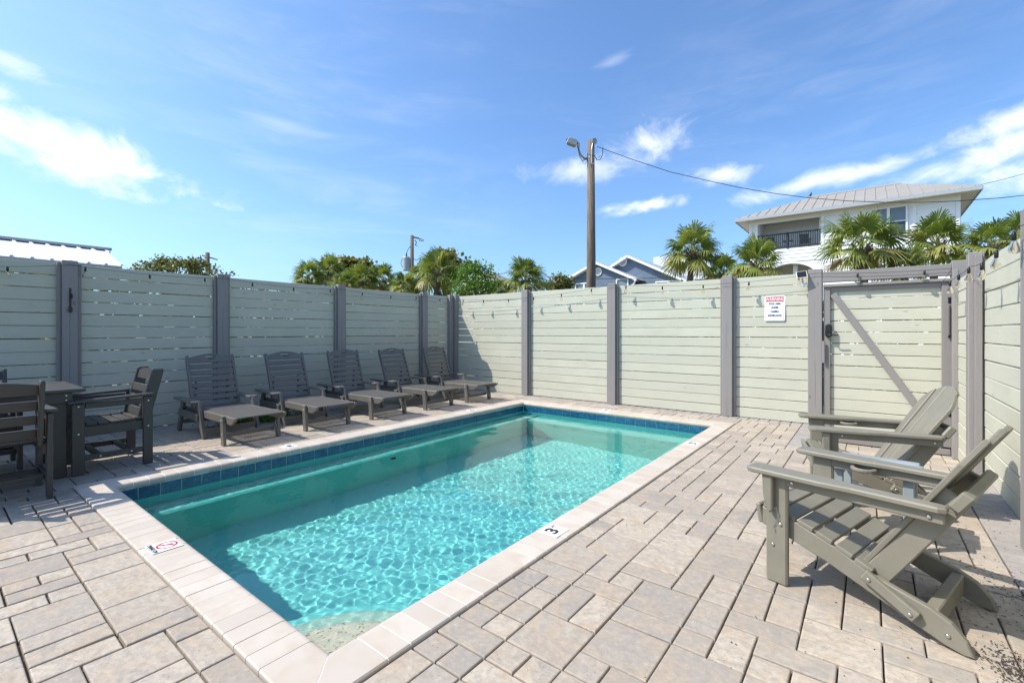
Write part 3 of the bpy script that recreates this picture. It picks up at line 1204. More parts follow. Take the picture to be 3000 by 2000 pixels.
# small black latch hanging on the second left post
la = thing("latch_clip", "black metal latch clip screwed to a grey post on the left fence", "latch", (FX + 0.086, 1.09, 1.62))
m = MB().cbox((0.006, 0, 0), (0.012, 0.018, 0.28), 0.003)
m.build("backplate", M_BLACKMETAL, la)
MB().tube([(0.012, 0, 0.08), (0.035, 0.01, 0.06), (0.035, 0.01, 0.02)], 0.008, 6).build("hook", M_BLACKMETAL, la)
MB().cbox((0.016, 0, -0.11), (0.03, 0.03, 0.06), 0.004).build("weight", M_BLACKMETAL, la)

# ------------------------------------------------------------------ markers on the coping
def marker(label, cx, cy, rz, num, size=0.145):
    t = thing("depth_marker", label, "depth marker", (cx, cy, TOP + 0.0025), rz)
    MB().cbox((0, 0, 0), (size, size, 0.003), 0.001).build("plate", M_WHITE, t)
    o = link("numeral", text_mesh(num, 0.115, M_INK, 0.0035), t, (-0.012, -0.005, 0.0022))
    o.scale = (1.25, 1, 1)
    o = link("lettering", text_mesh("FT", 0.032, M_INK, 0.0012), t, (0.048, 0.026, 0.0022))
    for x in (-1, 1):
        for y in (-1, 1):
            MB().lathe([(0.004, 0), (0.003, 0.0012)], 6).build("pin", M_STEEL, t, loc=(x * 0.064, y * 0.064, 0.0015))
    return t


marker("white depth marker reading 3 FT on the coping nearest the folding lawn chairs", -1.556, 2.423, rad(90), "3")
marker("white depth marker reading 5 FT on the coping beside the lawn chair at the gate", -1.548, 5.27, rad(90), "5")
marker("white depth marker reading 3 FT on the coping facing the lounger by the dining set", -4.945, 2.455, rad(-90), "3")
marker("white depth marker reading 5 FT on the coping below the lounger in the fence corner", -4.945, 5.34, rad(-90), "5")
marker("white depth marker reading 5 FT on the coping below the far fence", -3.3, 6.665, rad(180), "5")
nd = thing("no_diving_marker", "white marker with red no-diving symbol on the near coping", "marker", (-3.215, 0.873, TOP + 0.0025), rad(180))
MB().cbox((0, 0, 0), (0.145, 0.148, 0.003), 0.001).build("plate", M_WHITE, nd)
m = MB()
N_ = 28
V = [(r_ * math.cos(2 * math.pi * i / N_), 0.012 * -1 + r_ * math.sin(2 * math.pi * i / N_), 0.002) for r_ in (0.052, 0.041) for i in range(N_)]
m.add(V, [[i, (i + 1) % N_, N_ + (i + 1) % N_, N_ + i] for i in range(N_)])
T = Matrix.Translation((0, -0.012, 0.0022)) @ Matrix.Rotation(rad(45), 4, 'Z')
m.cbox((0, 0, 0), (0.088, 0.010, 0.0006), 0.0001, T)
m.build("prohibition_ring", M_RED, nd)
m = MB()
for c_, s_, a in (((-0.018, -0.03), (0.03, 0.006), 30), ((0.006, -0.012), (0.03, 0.008), 60), ((0.018, 0.006), (0.012, 0.012), 0), ((-0.004, -0.034), (0.02, 0.005), 80), ((0, -0.032), (0.07, 0.0025), 0), ((0, 0.008), (0.07, 0.0025), 0)):
    m.cbox((0, 0, 0), (s_[0], s_[1], 0.0005), 0.0001, Matrix.Translation((c_[0], c_[1] - 0.004, 0.0018)) @ Matrix.Rotation(rad(a), 4, 'Z'))
m.build("diver_figure", M_INK, nd)
o = link("lettering", text_mesh("NO DIVING", 0.026, M_INK, 0.0012), nd, (0, 0.054, 0.0022))
m = MB()
for y in (0.069, -0.070):
    m.cbox((0, y, 0.0018), (0.125, 0.0025, 0.0005), 0.0001)
m.build("rule_line", M_INK, nd)

# ------------------------------------------------------------------ furniture helpers
bolt_me = MB().lathe([(0.0085, 0.0), (0.0080, 0.003), (0.005, 0.005)], 10).mesh("bolt", M_STEEL, True)


def bolt(parent, p, n):
    o = link("bolt", bolt_me, parent, p)
    o.rotation_euler = Vector(n).to_track_quat('Z', 'Y').to_euler()
    return o


def arch_board(w, h, rise, th, slot=None, n=24):
    """board in local yz (y across), flat bottom at z = 0, arched top; slot = (half width, z centre, half height)"""
    bm = bmesh.new()
    ys = [-w / 2 + w * i / n for i in range(n + 1)]
    top = [h - rise + rise * math.cos(math.pi * y / w) ** 1.0 for y in ys]
    cols = []
    for y, t in zip(ys, top):
        zs = [0.0]
        if slot and abs(y) < slot[0] - 1e-6:
            k = slot[2] * math.sqrt(max(0.0, 1 - (abs(y) / slot[0]) ** 4))
            zs += [slot[1] - k, slot[1] + k]
        zs.append(t)
        cols.append([bm.verts.new((0, y, z)) for z in zs])
    for a, c in zip(cols[:-1], cols[1:]):
        if len(a) == 2 and len(c) == 2:
            bm.faces.new((a[0], c[0], c[1], a[1]))
        elif len(a) == 4 and len(c) == 4:
            bm.faces.new((a[0], c[0], c[1], a[1]))
            bm.faces.new((a[2], c[2], c[3], a[3]))
        elif len(a) == 2:
            bm.faces.new((a[0], c[0], c[1], c[2], c[3], a[1]))
        else:
            bm.faces.new((a[0], c[0], c[1], a[3], a[2], a[1]))
    r = bmesh.ops.extrude_face_region(bm, geom=bm.faces[:])
    for v in [g for g in r["geom"] if isinstance(g, bmesh.types.BMVert)]:
        v.co.x += th
    bmesh.ops.recalc_face_normals(bm, faces=bm.faces[:])
    V = [tuple(v.co) for v in bm.verts]
    bm.verts.index_update()
    F = [[v.index for v in f.verts] for f in bm.faces]
    bm.free()
    return MB().add(V, F)


# ------------------------------------------------------------------ loungers (local X runs from the head to the foot; origin below the middle legs)
def make_lounger():
    t = thing("chaise_lounge", "lounger", "lounger")
    m = M_SLATE
    for sg_ in (-1, 1):
        y = sg_ * 0.268
        poly = [(-0.74, 0.235), (0.70, 0.235), (0.79, 0.285), (0.80, 0.318), (-0.74, 0.318)]
        MB().prism(poly, 0.03, Matrix.Translation((0, y, 0)), 0.004).build("side_rail", m, t)
        MB().beam((0.565, sg_ * 0.298, 0.0), (0.535, sg_ * 0.298, 0.318), 0.075, 0.030, (1, 0, 0.1)).build("leg", m, t)
        MB().beam((0.030, sg_ * 0.305, 0.0), (-0.125, sg_ * 0.305, 0.402), 0.072, 0.034, (1, 0, 0.4)).build("leg", m, t)
        MB().beam((-0.76, sg_ * 0.305, 0.0), (-0.60, sg_ * 0.305, 0.402), 0.072, 0.034, (1, 0, -0.4)).build("leg", m, t)
        MB().beam((-0.66, sg_ * 0.333, 0.255), (-0.075, sg_ * 0.333, 0.235), 0.085, 0.022).build("arm_brace", m, t)
        pl = [(-0.80, -0.045), (-0.62, -0.055), (-0.20, -0.06), (-0.13, -0.05), (-0.105, 0.0), (-0.13, 0.05), (-0.20, 0.06), (-0.62, 0.05), (-0.80, 0.03)]
        MB().prism(pl, 0.024, Matrix.Translation((0, sg_ * 0.325, 0.415)) @ Matrix.Rotation(rad(90), 4, 'X'), 0.004).build("arm", m, t)
        for p in ((0.53, 0.27), (0.56, 0.27), (0.555, 0.12)):
            bolt(t, (p[0], sg_ * 0.3135, p[1]), (0, sg_, 0))
    n = 20
    for k in range(n):
        x = -0.385 + (1.165) * (k + 0.5) / n
        MB().cbox((0, 0, 0), (0.040, 0.505, 0.014), 0.003).build("seat_slat", m, t, loc=(x, 0, 0.309 + (0.004 if k else 0)))
    for x, z, w in ((0.50, 0.10, 0.55), (0.0, 0.09, 0.575), (-0.70, 0.12, 0.575)):
        MB().cbox((0, 0, 0), (0.030, w, 0.05), 0.003).build("stretcher", m, t, loc=(x, 0, z))
    # back, reclined slightly
    back = link("backrest", None, t, (-0.415, 0, 0.300), (0, rad(-19), 0))
    for sg_ in (-1, 1):
        pl = [(-0.03, 0.0), (0.02, 0.0), (0.022, 0.66), (0.012, 0.685), (-0.012, 0.685), (-0.038, 0.62)]
        MB().prism(pl, 0.028, Matrix.Translation((0, sg_ * 0.262, 0)), 0.004).build("stile", m, back)
    for k in range(7):
        MB().cbox((0, 0, 0), (0.018, 0.496, 0.061), 0.004).build("back_slat", m, back, loc=(0.006, 0, 0.045 + 0.0815 * k))
    arch_board(0.496, 0.115, 0.05, 0.020, (0.078, 0.078, 0.013)).build("headboard", m, back, loc=(-0.004, 0, 0.587))
    MB().cbox((0, 0, 0), (0.002, 0.07, 0.014), 0.0005).build("name_plate", simple("bronze_plate", (0.05, 0.042, 0.03), 0.7, 0.0), back, loc=(0.018, 0.0, 0.632))
    MB().beam((-0.05, 0.18, 0.35), (-0.20, 0.18, 0.03), 0.04, 0.02).build("prop_bar", m, back)
    MB().beam((-0.05, -0.18, 0.35), (-0.20, -0.18, 0.03), 0.04, 0.02).build("prop_bar", m, back)
    return t


def fix_empty_parts():
    pass


L0 = make_lounger()
LOUNGER_LABELS = ["slatted grey chaise lounger beside the dining armchair, first of the row from the dining set",
                  "slatted grey chaise lounger, second of the row from the dining set",
                  "slatted grey chaise lounger, middle one of the five along the shaded fence",
                  "slatted grey chaise lounger, second of the row from the fence corner",
                  "slatted grey chaise lounger tucked into the fence corner at the pool's far end"]
for k, (y, a) in enumerate(((2.355, 0.8), (3.31, -0.9), (4.265, 0.5), (5.265, 1.2), (6.255, -0.7))):
    o = L0 if k == 0 else copy_tree(L0)
    o.location = (-6.185, y, 0.0)
    o.rotation_euler = (0, 0, rad(a))
    o["label"] = LOUNGER_LABELS[k]
    o["group"] = "chaise loungers in a row beside the pool"
    for c_ in o.children:
        if c_.name.startswith("backrest"):
            c_.rotation_euler = (0, rad((-19, -20.5, -18.2, -21, -19.6)[k]), 0)


# ------------------------------------------------------------------ dining set
def make_dining_chair():
    """faces local -Y"""
    t = thing("dining_armchair", "chair", "chair")
    m = M_BLACK
    for sx in (-1, 1):
        x = sx * 0.285
        MB().cbox((x, -0.245, 0.312), (0.034, 0.085, 0.624), 0.005).build("leg", m, t)
        MB().cbox((x, 0.245, 0.320), (0.034, 0.075, 0.640), 0.005).build("leg", m, t)
        MB().beam((sx * 0.292, -0.315, 0.640), (sx * 0.292, 0.285, 0.660), 0.026, 0.075, (0, 0, 1), 0.006).build("arm", m, t)
        MB().cbox((sx * 0.292, 0.0, 0.602), (0.022, 0.40, 0.05), 0.003).build("arm_rail", m, t)
        MB().cbox((sx * 0.262, 0.0, 0.375), (0.028, 0.50, 0.085), 0.004).build("seat_rail", m, t)
        MB().cbox((sx * 0.285, 0.0, 0.145), (0.028, 0.41, 0.05), 0.003).build("side_stretcher", m, t)
        # back stile: wide board leaning back
        pl = [(0.165, 0.405), (0.275, 0.405), (0.385, 0.875), (0.375, 0.893), (0.300, 0.893), (0.288, 0.885)]
        MB().prism(pl, 0.028, Matrix.Translation((sx * 0.235, 0, 0)) @ Matrix.Rotation(rad(90), 4, 'Z'), 0.006).build("back_stile", m, t)
        for p in ((-0.245, 0.36), (-0.245, 0.60), (0.245, 0.60), (0.245, 0.36), (0.12, 0.145), (-0.10, 0.145)):
            bolt(t, (sx * 0.3025, p[0], p[1]), (sx, 0, 0))
    for y in (-0.10, 0.12):
        MB().cbox((0, y, 0.145), (0.54, 0.045, 0.035), 0.003).build("cross_stretcher", m, t)
    MB().cbox((0, -0.245, 0.385), (0.53, 0.026, 0.095), 0.004).build("front_apron", m, t)
    for k in range(6):
        y = -0.235 + 0.083 * k
        z = 0.430 + 0.012 * (abs(k - 2.6) / 2.6) ** 2
        MB().cbox((0, 0, 0), (0.545 if k in (0, 5) else 0.55, 0.074, 0.020), 0.004).build("seat_slat", m, t, loc=(0, y, z))
    for k in range(4):
        s_ = 0.49 + 0.107 * k
        y = 0.185 + (s_ - 0.405) * 0.235
        if k < 3:
            MB().cbox((0, 0, 0), (0.44, 0.020, 0.074), 0.004).build("back_slat", m, t, loc=(0, y, s_), rot=(rad(-13), 0, 0))
    o = arch_board(0.44, 0.105, 0.028, 0.020).build("back_slat", m, t)
    o.location = (0, 0.282, 0.790)
    o.rotation_euler = (rad(-13), 0, 0)
    o.rotation_euler = (Matrix.Rotation(rad(-13), 4, 'X') @ Matrix.Rotation(rad(90), 4, 'Z')).to_euler()
    return t


D0 = make_dining_chair()
for k, (x, y, a, lab) in enumerate(((-5.725, 1.10, 0, "charcoal slatted armchair at the head of the table beside the loungers"),
                                    (-5.14, 0.325, -90, "charcoal slatted armchair with its back to the pool's near coping"),
                                    (-6.36, 0.285, 90, "charcoal slatted armchair between the dining table and the fence"))):
    o = D0 if k == 0 else copy_tree(D0)
    o.location = (x, y, 0)
    o.rotation_euler = (0, 0, rad(a))
    o["label"], o["group"] = lab, "dining armchairs"

tb = thing("dining_table", "charcoal plank dining table between the three armchairs", "table", (-5.88, 0.10, 0))
for k in range(7):
    MB().cbox((0, 0, 0), (0.133, 1.60, 0.028), 0.004).build("top_plank", M_BLACK, tb, loc=(-0.41 + 0.1367 * k, 0, 0.746))
for sx in (-1, 1):
    MB().cbox((sx * 0.425, 0, 0.685), (0.03, 1.44, 0.09), 0.004).build("apron", M_BLACK, tb)
    MB().cbox((0, sx * 0.705, 0.685), (0.82, 0.03, 0.09), 0.004).build("apron", M_BLACK, tb)
    for sy in (-1, 1):
        MB().cbox((sx * 0.375, sy * 0.640, 0.365), (0.065, 0.10, 0.73), 0.006).build("leg", M_BLACK, tb)
for z in (0.665, 0.705):
    bolt(tb, (0.405, 0.7205, z), (0, 1, 0))
    bolt(tb, (0.4405, 0.68, z), (1, 0, 0))


# ------------------------------------------------------------------ folding lawn chairs (local +X runs to the rear)
def make_lawn_chair():
    t = thing("folding_lawn_chair", "chair", "chair")
    m = M_OLIVE
    AZ = 0.552
    for sg_ in (-1, 1):
        # paddle arm: rounded front, narrowing to the rear
        pl = [(0.0, -0.045), (0.012, -0.062), (0.035, -0.068), (0.34, -0.060), (0.45, -0.042), (0.735, -0.036), (0.758, -0.02), (0.758, 0.022), (0.735, 0.034), (0.45, 0.040), (0.34, 0.055), (0.035, 0.056), (0.010, 0.050), (0.0, 0.036)]
        if sg_ < 0:
            pl = [(a, -c) for a, c in pl]
            pl = pl
        MB().prism(pl, 0.026, Matrix.Translation((0, sg_ * 0.285, AZ)) @ Matrix.Rotation(rad(90), 4, 'X'), 0.006).build("arm", m, t)
        MB().cbox((0.44, sg_ * 0.285, AZ - 0.036), (0.62, 0.026, 0.045), 0.004).build("arm_rail", m, t)
        # front leg
        MB().cbox((0.130, sg_ * 0.285, 0.269), (0.100, 0.032, 0.538), 0.008).build("front_leg", m, t)
        # curved bracket under the arm, on the outer face
        pl = [(0.0, 0.0), (0.05, 0.0), (0.05, -0.17), (0.036, -0.185), (0.018, -0.16), (0.005, -0.10)]
        MB().prism(pl, 0.034, Matrix.Translation((0.075, sg_ * 0.319, AZ - 0.014)), 0.006).build("arm_bracket", m, t)
        # side rail with the rounded rear foot
        top = [(0.045, 0.350), (0.20, 0.320), (0.36, 0.262), (0.50, 0.195), (0.60, 0.165), (0.70, 0.138), (0.765, 0.105), (0.81, 0.055), (0.83, 0.004)]
        bot = [(0.80, 0.0), (0.745, 0.012), (0.66, 0.045), (0.50, 0.110), (0.34, 0.175), (0.18, 0.228), (0.045, 0.262)]
        MB().prism(top + bot, 0.032, Matrix.Translation((0, sg_ * 0.248, 0)), 0.005).build("side_rail", m, t)
        # leaning upright that carries arm and back
        MB().beam((0.475, sg_ * 0.212, 0.115), (0.775, sg_ * 0.212, 0.600), 0.095, 0.032, (1, 0, -0.5), 0.006).build("upright", m, t)
        MB().beam((0.485, sg_ * 0.280, 0.192), (0.665, sg_ * 0.280, 0.085), 0.048, 0.028, (0, 0, 1), 0.005).build("link_bar", m, t)
        for p in ((0.20, AZ - 0.036, 0.2985), (0.705, AZ - 0.036, 0.3005), (0.505, 0.178, 0.2955), (0.645, 0.096, 0.2955), (0.755, 0.055, 0.2655), (0.15, 0.30, 0.3025), (0.115, 0.19, 0.3025)):
            bolt(t, (p[0], sg_ * p[2], p[1]), (0, sg_, 0))
    # seat slats follow the rails
    xs = [0.085, 0.165, 0.245, 0.325, 0.405, 0.478]
    for k, x in enumerate(xs):
        z = np.interp(x, [0.045, 0.20, 0.36, 0.50], [0.350, 0.320, 0.262, 0.195]) + 0.011
        a = np.interp(x, [0.05, 0.2, 0.36, 0.5], [8, 16, 22, 25])
        MB().cbox((0, 0, 0), (0.071, 0.528, 0.021), 0.004).build("seat_slat", m, t, loc=(x, 0, float(z)), rot=(0, rad(float(a)), 0))
    MB().cbox((0, 0, 0), (0.024, 0.53, 0.095), 0.005).build("front_apron", m, t, loc=(0.031, 0, 0.312), rot=(0, rad(-10), 0))
    MB().cbox((0.70, 0, 0.082), (0.045, 0.462, 0.09), 0.005).build("rear_stretcher", m, t)
    MB().beam((0.792, -0.262, 0.585), (0.792, 0.262, 0.585), 0.085, 0.045, (0.56, 0, 0.83), 0.008).build("back_brace", m, t)
    MB().beam((0.490, -0.232, 0.19), (0.490, 0.232, 0.19), 0.06, 0.035, (0.46, 0, 0.89), 0.006).build("lower_brace", m, t)
    # five back boards fanning upwards
    a = rad(32)
    W0, W1 = 0.088, 0.110
    for k in range(5):
        q = k - 2
        w0, w1 = W0 / 2 - 0.0025, W1 / 2 - 0.0025
        c0, c1 = q * W0, q * W1

        def arc(y):
            return 0.60 + 0.225 * math.sqrt(max(0.0, 1 - (y / 0.288) ** 2))
        pl = [(c0 - w0, 0), (c0 + w0, 0)] + [(c1 + w1 * f, arc(c1 + w1 * f)) for f in (1, 0.6, 0.2, -0.2, -0.6, -1)]
        M = Matrix.Translation((0.455 - 0.004 * q * q, 0, 0.165)) @ Matrix.Rotation(a, 4, 'Y') @ Matrix.Rotation(rad(90), 4, 'Z') 
        MB().prism(pl, 0.022, M, 0.004).build("back_board", m, t)
    # pin chain on one front leg
    ch = MB()
    for i in range(9):
        p = Vector((0.130 + 0.012 * math.sin(i * 0.7), -0.306, 0.375 - 0.014 * i))
        ch.tube([p + Vector((0.004 * math.cos(u), 0.004 * (i % 2) * math.sin(u) - 0.002, 0.007 * math.sin(u))) for u in [k * math.pi / 3 for k in range(7)]], 0.0013, 4, False)
    ch.build("pin_chain", M_STEEL, t)
    # cup holder under one arm
    cup = MB()
    cup.lathe([(0.052, -0.010), (0.058, -0.004), (0.058, 0.006), (0.052, 0.010), (0.042, 0.010), (0.040, -0.006)], 18)
    cup.build("cup_holder", m, t, loc=(0.335, 0.235, AZ - 0.030))
    return t


C0 = make_lawn_chair()
C0.location, C0.rotation_euler = (-0.41, 2.945, 0), (0, 0, rad(-15.8))
C0["label"], C0["group"] = "olive grey folding lawn chair nearest the 3 FT marker, pin chain on its leg", "folding lawn chairs"
C1 = copy_tree(C0)
C1.location, C1.rotation_euler = (-0.41, 4.26, 0), (0, 0, rad(12))
C1["label"] = "olive grey folding lawn chair in front of the gate, behind the small side table"

st = thing("side_table", "small blue-grey slatted side table between the two folding lawn chairs", "side table", (0.03, 3.64, 0), rad(-6))
pl = rrect(0.42, 0.44, 0.06)
for k in range(5):
    MB().cbox((0, 0, 0), (0.40 if k in (0, 4) else 0.44, 0.080, 0.020), 0.005).build("top_slat", M_BLUEGREY, st, loc=(0, -0.17 + 0.085 * k, 0.425))
for sx in (-1, 1):
    for sy in (-1, 1):
        MB().cbox((sx * 0.165, sy * 0.16, 0.2075), (0.05, 0.028, 0.415), 0.004).build("leg", M_BLUEGREY, st)
    MB().cbox((sx * 0.165, 0, 0.385), (0.028, 0.29, 0.05), 0.003).build("apron", M_BLUEGREY, st)

# ------------------------------------------------------------------ vegetation
def leaf_mat(name, cols, trans=0.25, rough=0.45):
    t = NT(name)
    at = t.N.new("ShaderNodeAttribute")
    at.attribute_name = "tone"
    cr = t.N.new("ShaderNodeValToRGB")
    el = cr.color_ramp.elements
    while len(el) < len(cols):
        el.new(0.5)
    for i, (p, c) in enumerate(cols):
        el[i].position = p
        el[i].color = (*c, 1)
    t.L.new(at.outputs["Fac"], cr.inputs[0])
    t.set("Base Color", cr.outputs[0])
    t.set("Roughness", rough)
    t.set("Specular IOR Level", 0.4)
    tr = t.N.new("ShaderNodeBsdfTranslucent")
    t.L.new(t.mix(1.0, cr.outputs[0], (1.3, 1.35, 0.6), 'MULTIPLY'), tr.inputs[0])
    mx = t.N.new("ShaderNodeMixShader")
    mx.inputs[0].default_value = trans
    t.L.new(t.b.outputs[0], mx.inputs[1])
    t.L.new(tr.outputs[0], mx.inputs[2])
    t.L.new(mx.outputs[0], t.N["Material Output"].inputs["Surface"])
    return t.m


M_PALM = leaf_mat("palm_leaf", [(0.0, (0.11, 0.16, 0.035)), (0.40, (0.21, 0.25, 0.06)), (0.70, (0.34, 0.33, 0.10)), (0.86, (0.40, 0.31, 0.13)), (1.0, (0.28, 0.18, 0.085))], 0.30, 0.38)
M_LEAF_A = leaf_mat("seagrape_leaf", [(0.0, (0.10, 0.13, 0.03)), (0.5, (0.20, 0.19, 0.04)), (0.8, (0.36, 0.24, 0.045)), (1.0, (0.28, 0.15, 0.04))])
M_LEAF_B = leaf_mat("bright_leaf", [(0.0, (0.08, 0.17, 0.025)), (0.6, (0.15, 0.26, 0.04)), (1.0, (0.26, 0.34, 0.07))])
M_LEAF_C = leaf_mat("olive_leaf", [(0.0, (0.08, 0.11, 0.025)), (0.5, (0.16, 0.16, 0.035)), (1.0, (0.30, 0.25, 0.06))])


def mat_bark(name, c0, c1):
    t = NT(name)
    n = t.noise(t.coord("Object", (9, 9, 1.6)), 2.2, 6, 0.65, 0.5)
    t.set("Base Color", t.mix(t.rng(n, 0.35, 0.68), c0, c1))
    t.set("Roughness", 0.9)
    t.bump(n, 0.7, 0.02)
    return t.m


M_TRUNK = mat_bark("palm_bark", (0.22, 0.17, 0.13), (0.075, 0.05, 0.035))
M_BARK = mat_bark("tree_bark", (0.18, 0.15, 0.12), (0.06, 0.045, 0.035))


def palm_meshes(seed, R_=1.35, nleaf=26):
    r = random.Random(seed)
    crown = MB()
    for k in range(nleaf):
        f = (k + 0.5) / nleaf
        el = rad(84 - 118 * f ** 1.1 + r.uniform(-8, 8))
        az = k * 2.39996 + r.uniform(-.25, .25)
        d = Vector((math.cos(el) * math.cos(az), math.cos(el) * math.sin(az), math.sin(el)))
        pet = R_ * r.uniform(0.40, 0.66)
        sag = 0.22 * math.cos(el)
        tone = min(1.0, max(0.0, r.gauss(0.28, 0.16) + (0.40 if f > 0.86 else 0) + (0.16 if 0.66 < f < 0.86 else 0)))
        p_end = d * pet + Vector((0, 0, -sag * pet * 0.7))
        d2 = (d + Vector((0, 0, -sag * 1.1))).normalized()
        side = d2.cross(Vector((0, 0, 1)))
        side = side.normalized() if side.length > 0.05 else Vector((math.sin(az), -math.cos(az), 0))
        nrm = side.cross(d2).normalized()
        roll = r.uniform(-0.5, 0.5)
        side, nrm = side * math.cos(roll) + nrm * math.sin(roll), nrm * math.cos(roll) - side * math.sin(roll)
        # petiole
        mid = d * pet * 0.5 + Vector((0, 0, 0.02))
        pw = 0.016
        crown.add([side * -pw, side * pw, mid + side * pw, mid - side * pw, p_end + side * pw * .7, p_end - side * pw * .7],
                  [[0, 1, 2, 3], [3, 2, 4, 5]], None, min(1, max(0.01, 0.62)))
        nb = 30
        Lr = R_ * r.uniform(0.54, 0.68)
        fold = 0.32
        for i in range(nb):
            a = rad(-128 + 256 * (i + 0.5) / nb + r.uniform(-2, 2))
            dirb = (d2 * math.cos(a) + side * math.sin(a) + nrm * (-abs(math.sin(a)) * fold)).normalized()
            L_ = Lr * (0.72 + 0.28 * math.cos(a)) * r.uniform(0.86, 1.08)
            w = Lr * 0.036
            acr = dirb.cross(nrm).normalized()
            b0 = p_end
            b1 = p_end + dirb * L_ * 0.5 + Vector((0, 0, -0.02 * L_))
            b2 = p_end + dirb * L_ * 0.82 + Vector((0, 0, -0.10 * L_ - (0.10 * L_ if r.random() < .5 else 0)))
            b3 = p_end + dirb * L_ * 0.97 + Vector((0, 0, -0.22 * L_ - r.uniform(0, 0.22) * L_))
            tn = min(1.0, max(0.01, tone + r.uniform(-.1, .1)))
            crown.add([b0, b1 + acr * w, b1 - acr * w, b2 + acr * w * 0.62, b2 - acr * w * 0.62, b3],
                      [[0, 1, 2], [1, 3, 4, 2], [3, 5, 4]], None, tn)
    # dry flower stalks
    for k in range(4):
        az = r.uniform(0, 6.28)
        pts = [Vector((0, 0, 0)) + Vector((math.cos(az), math.sin(az), 1.6)) * s * R_ * 0.42 + Vector((0, 0, -0.35 * s * s * R_)) for s in (0, 0.4, 0.8, 1.15)]
        crown.tube(pts, [0.012, 0.01, 0.007, 0.004], 4)
    boots = MB()
    for k in range(34):
        az = k * 2.4
        z = -0.62 + 0.58 * k / 34
        p = Vector((0.11 * math.cos(az), 0.11 * math.sin(az), z))
        q = p + Vector((0.17 * math.cos(az), 0.17 * math.sin(az), 0.22))
        boots.beam(p, q, 0.06, 0.03, (math.cos(az), math.sin(az), -0.3), 0.004)
    boots.lathe([(0.13, -0.75), (0.16, -0.4), (0.13, -0.05)], 10)
    return crown.mesh("crown", M_PALM), boots.mesh("leaf_boots", M_TRUNK)


PALMS = [palm_meshes(s) for s in (3, 8, 21)]


def palm(u, v, dist, width_px, label, group, var, spin=0.0, squash=1.0):
    c = at_d(u, v, dist)
    R_ = width_px / CAM_F * dist / 2 / 1.31
    k = R_ / 1.35
    t = thing("fan_palm", label, "palm tree", (c.x, c.y, -0.22), 0, group)
    h = c.z + 0.22
    m = MB()
    bend = Vector((rnd.uniform(-.12, .12), rnd.uniform(-.12, .12), 0))
    pts = [Vector((0, 0, h * s)) + bend * math.sin(math.pi * s) for s in (0, 0.25, 0.5, 0.75, 0.97)]
    m.tube(pts, [0.17 * k, 0.14 * k, 0.13 * k, 0.13 * k, 0.12 * k], 10)
    m.build("trunk", M_TRUNK, t)
    o = link("crown", PALMS[var][0], t, (0, 0, h), (0, 0, spin))
    o.scale = (k, k, k * squash)
    o = link("leaf_boots", PALMS[var][1], t, (0, 0, h), (0, 0, spin))
    o.scale = (k, k, k)
    return t


GH = "palms between the gate and the white house"
palm(2029, 738, 14.0, 245, "fan palm with brown leaf boots standing right of the grey-blue house", None, 0, 0.3)
palm(2215, 772, 12.5, 225, "low fan palm under the white house's balcony, left of the arch", None, 1, 1.1)
palm(2120, 800, 13.5, 170, "yellowish low fan palm squeezed between two taller palms beside the balcony", None, 2, 2.2)
palm(2525, 722, 12.5, 320, "tall wide fan palm in front of the white house's big window", None, 2, 0.5)
palm(2745, 718, 13.0, 260, "fan palm before the white house's right end wall, above the gate", None, 1, 2.0)
palm(2650, 785, 12.0, 190, "low fan palm in the gap right of the wide palm, above the gate header", None, 0, 0.9)
palm(2905, 722, 11.5, 230, "bushy yellow-green fan palm beyond the corner post at the right fence", None, 0, 2.9)
palm(2985, 692, 15.0, 210, "fan palm rising behind the right fence's top edge", None, 2, 4.0)
GC = "fan palms massed beyond the fence corner"
lab = "fan palm in the massed row beyond the fence corner, around the transformer pole"
PL = ["low fraying palm at the end of the massed row away from the transformer pole",
      "fan palm in front of the yellow-green rounded tree, left part of the massed row",
      "fan palm between the rounded tree and the transformer pole, in the massed row",
      "fan palm close left of the transformer pole in the massed row",
      "fan palm just right of the transformer pole's shaft, behind the large bright palm",
      "small low palm at the foot of the rounded yellow-green tree",
      "small low palm at the foot of the transformer pole"]
for k, (u, v, d, w) in enumerate(((905, 815, 19, 150), (968, 795, 20, 160), (1062, 822, 18, 150), (1122, 822, 18.5, 150), (1228, 815, 20, 120), (1010, 835, 17, 130), (1185, 840, 17, 130))):
    palm(u, v, d, w, PL[k], GC, k % 3, k * 1.3)
palm(1283, 800, 17.0, 205, "large bright fan palm right of the transformer pole", None, 1, 0.2)
palm(1540, 818, 17.0, 190, "fan palm with drooping leaves left of the grey-blue house, over the corner panel", None, 0, 5.0)
palm(1468, 850, 18.0, 110, "small fan palm between the bright green bush and a drooping palm", None, 2, 1.0)


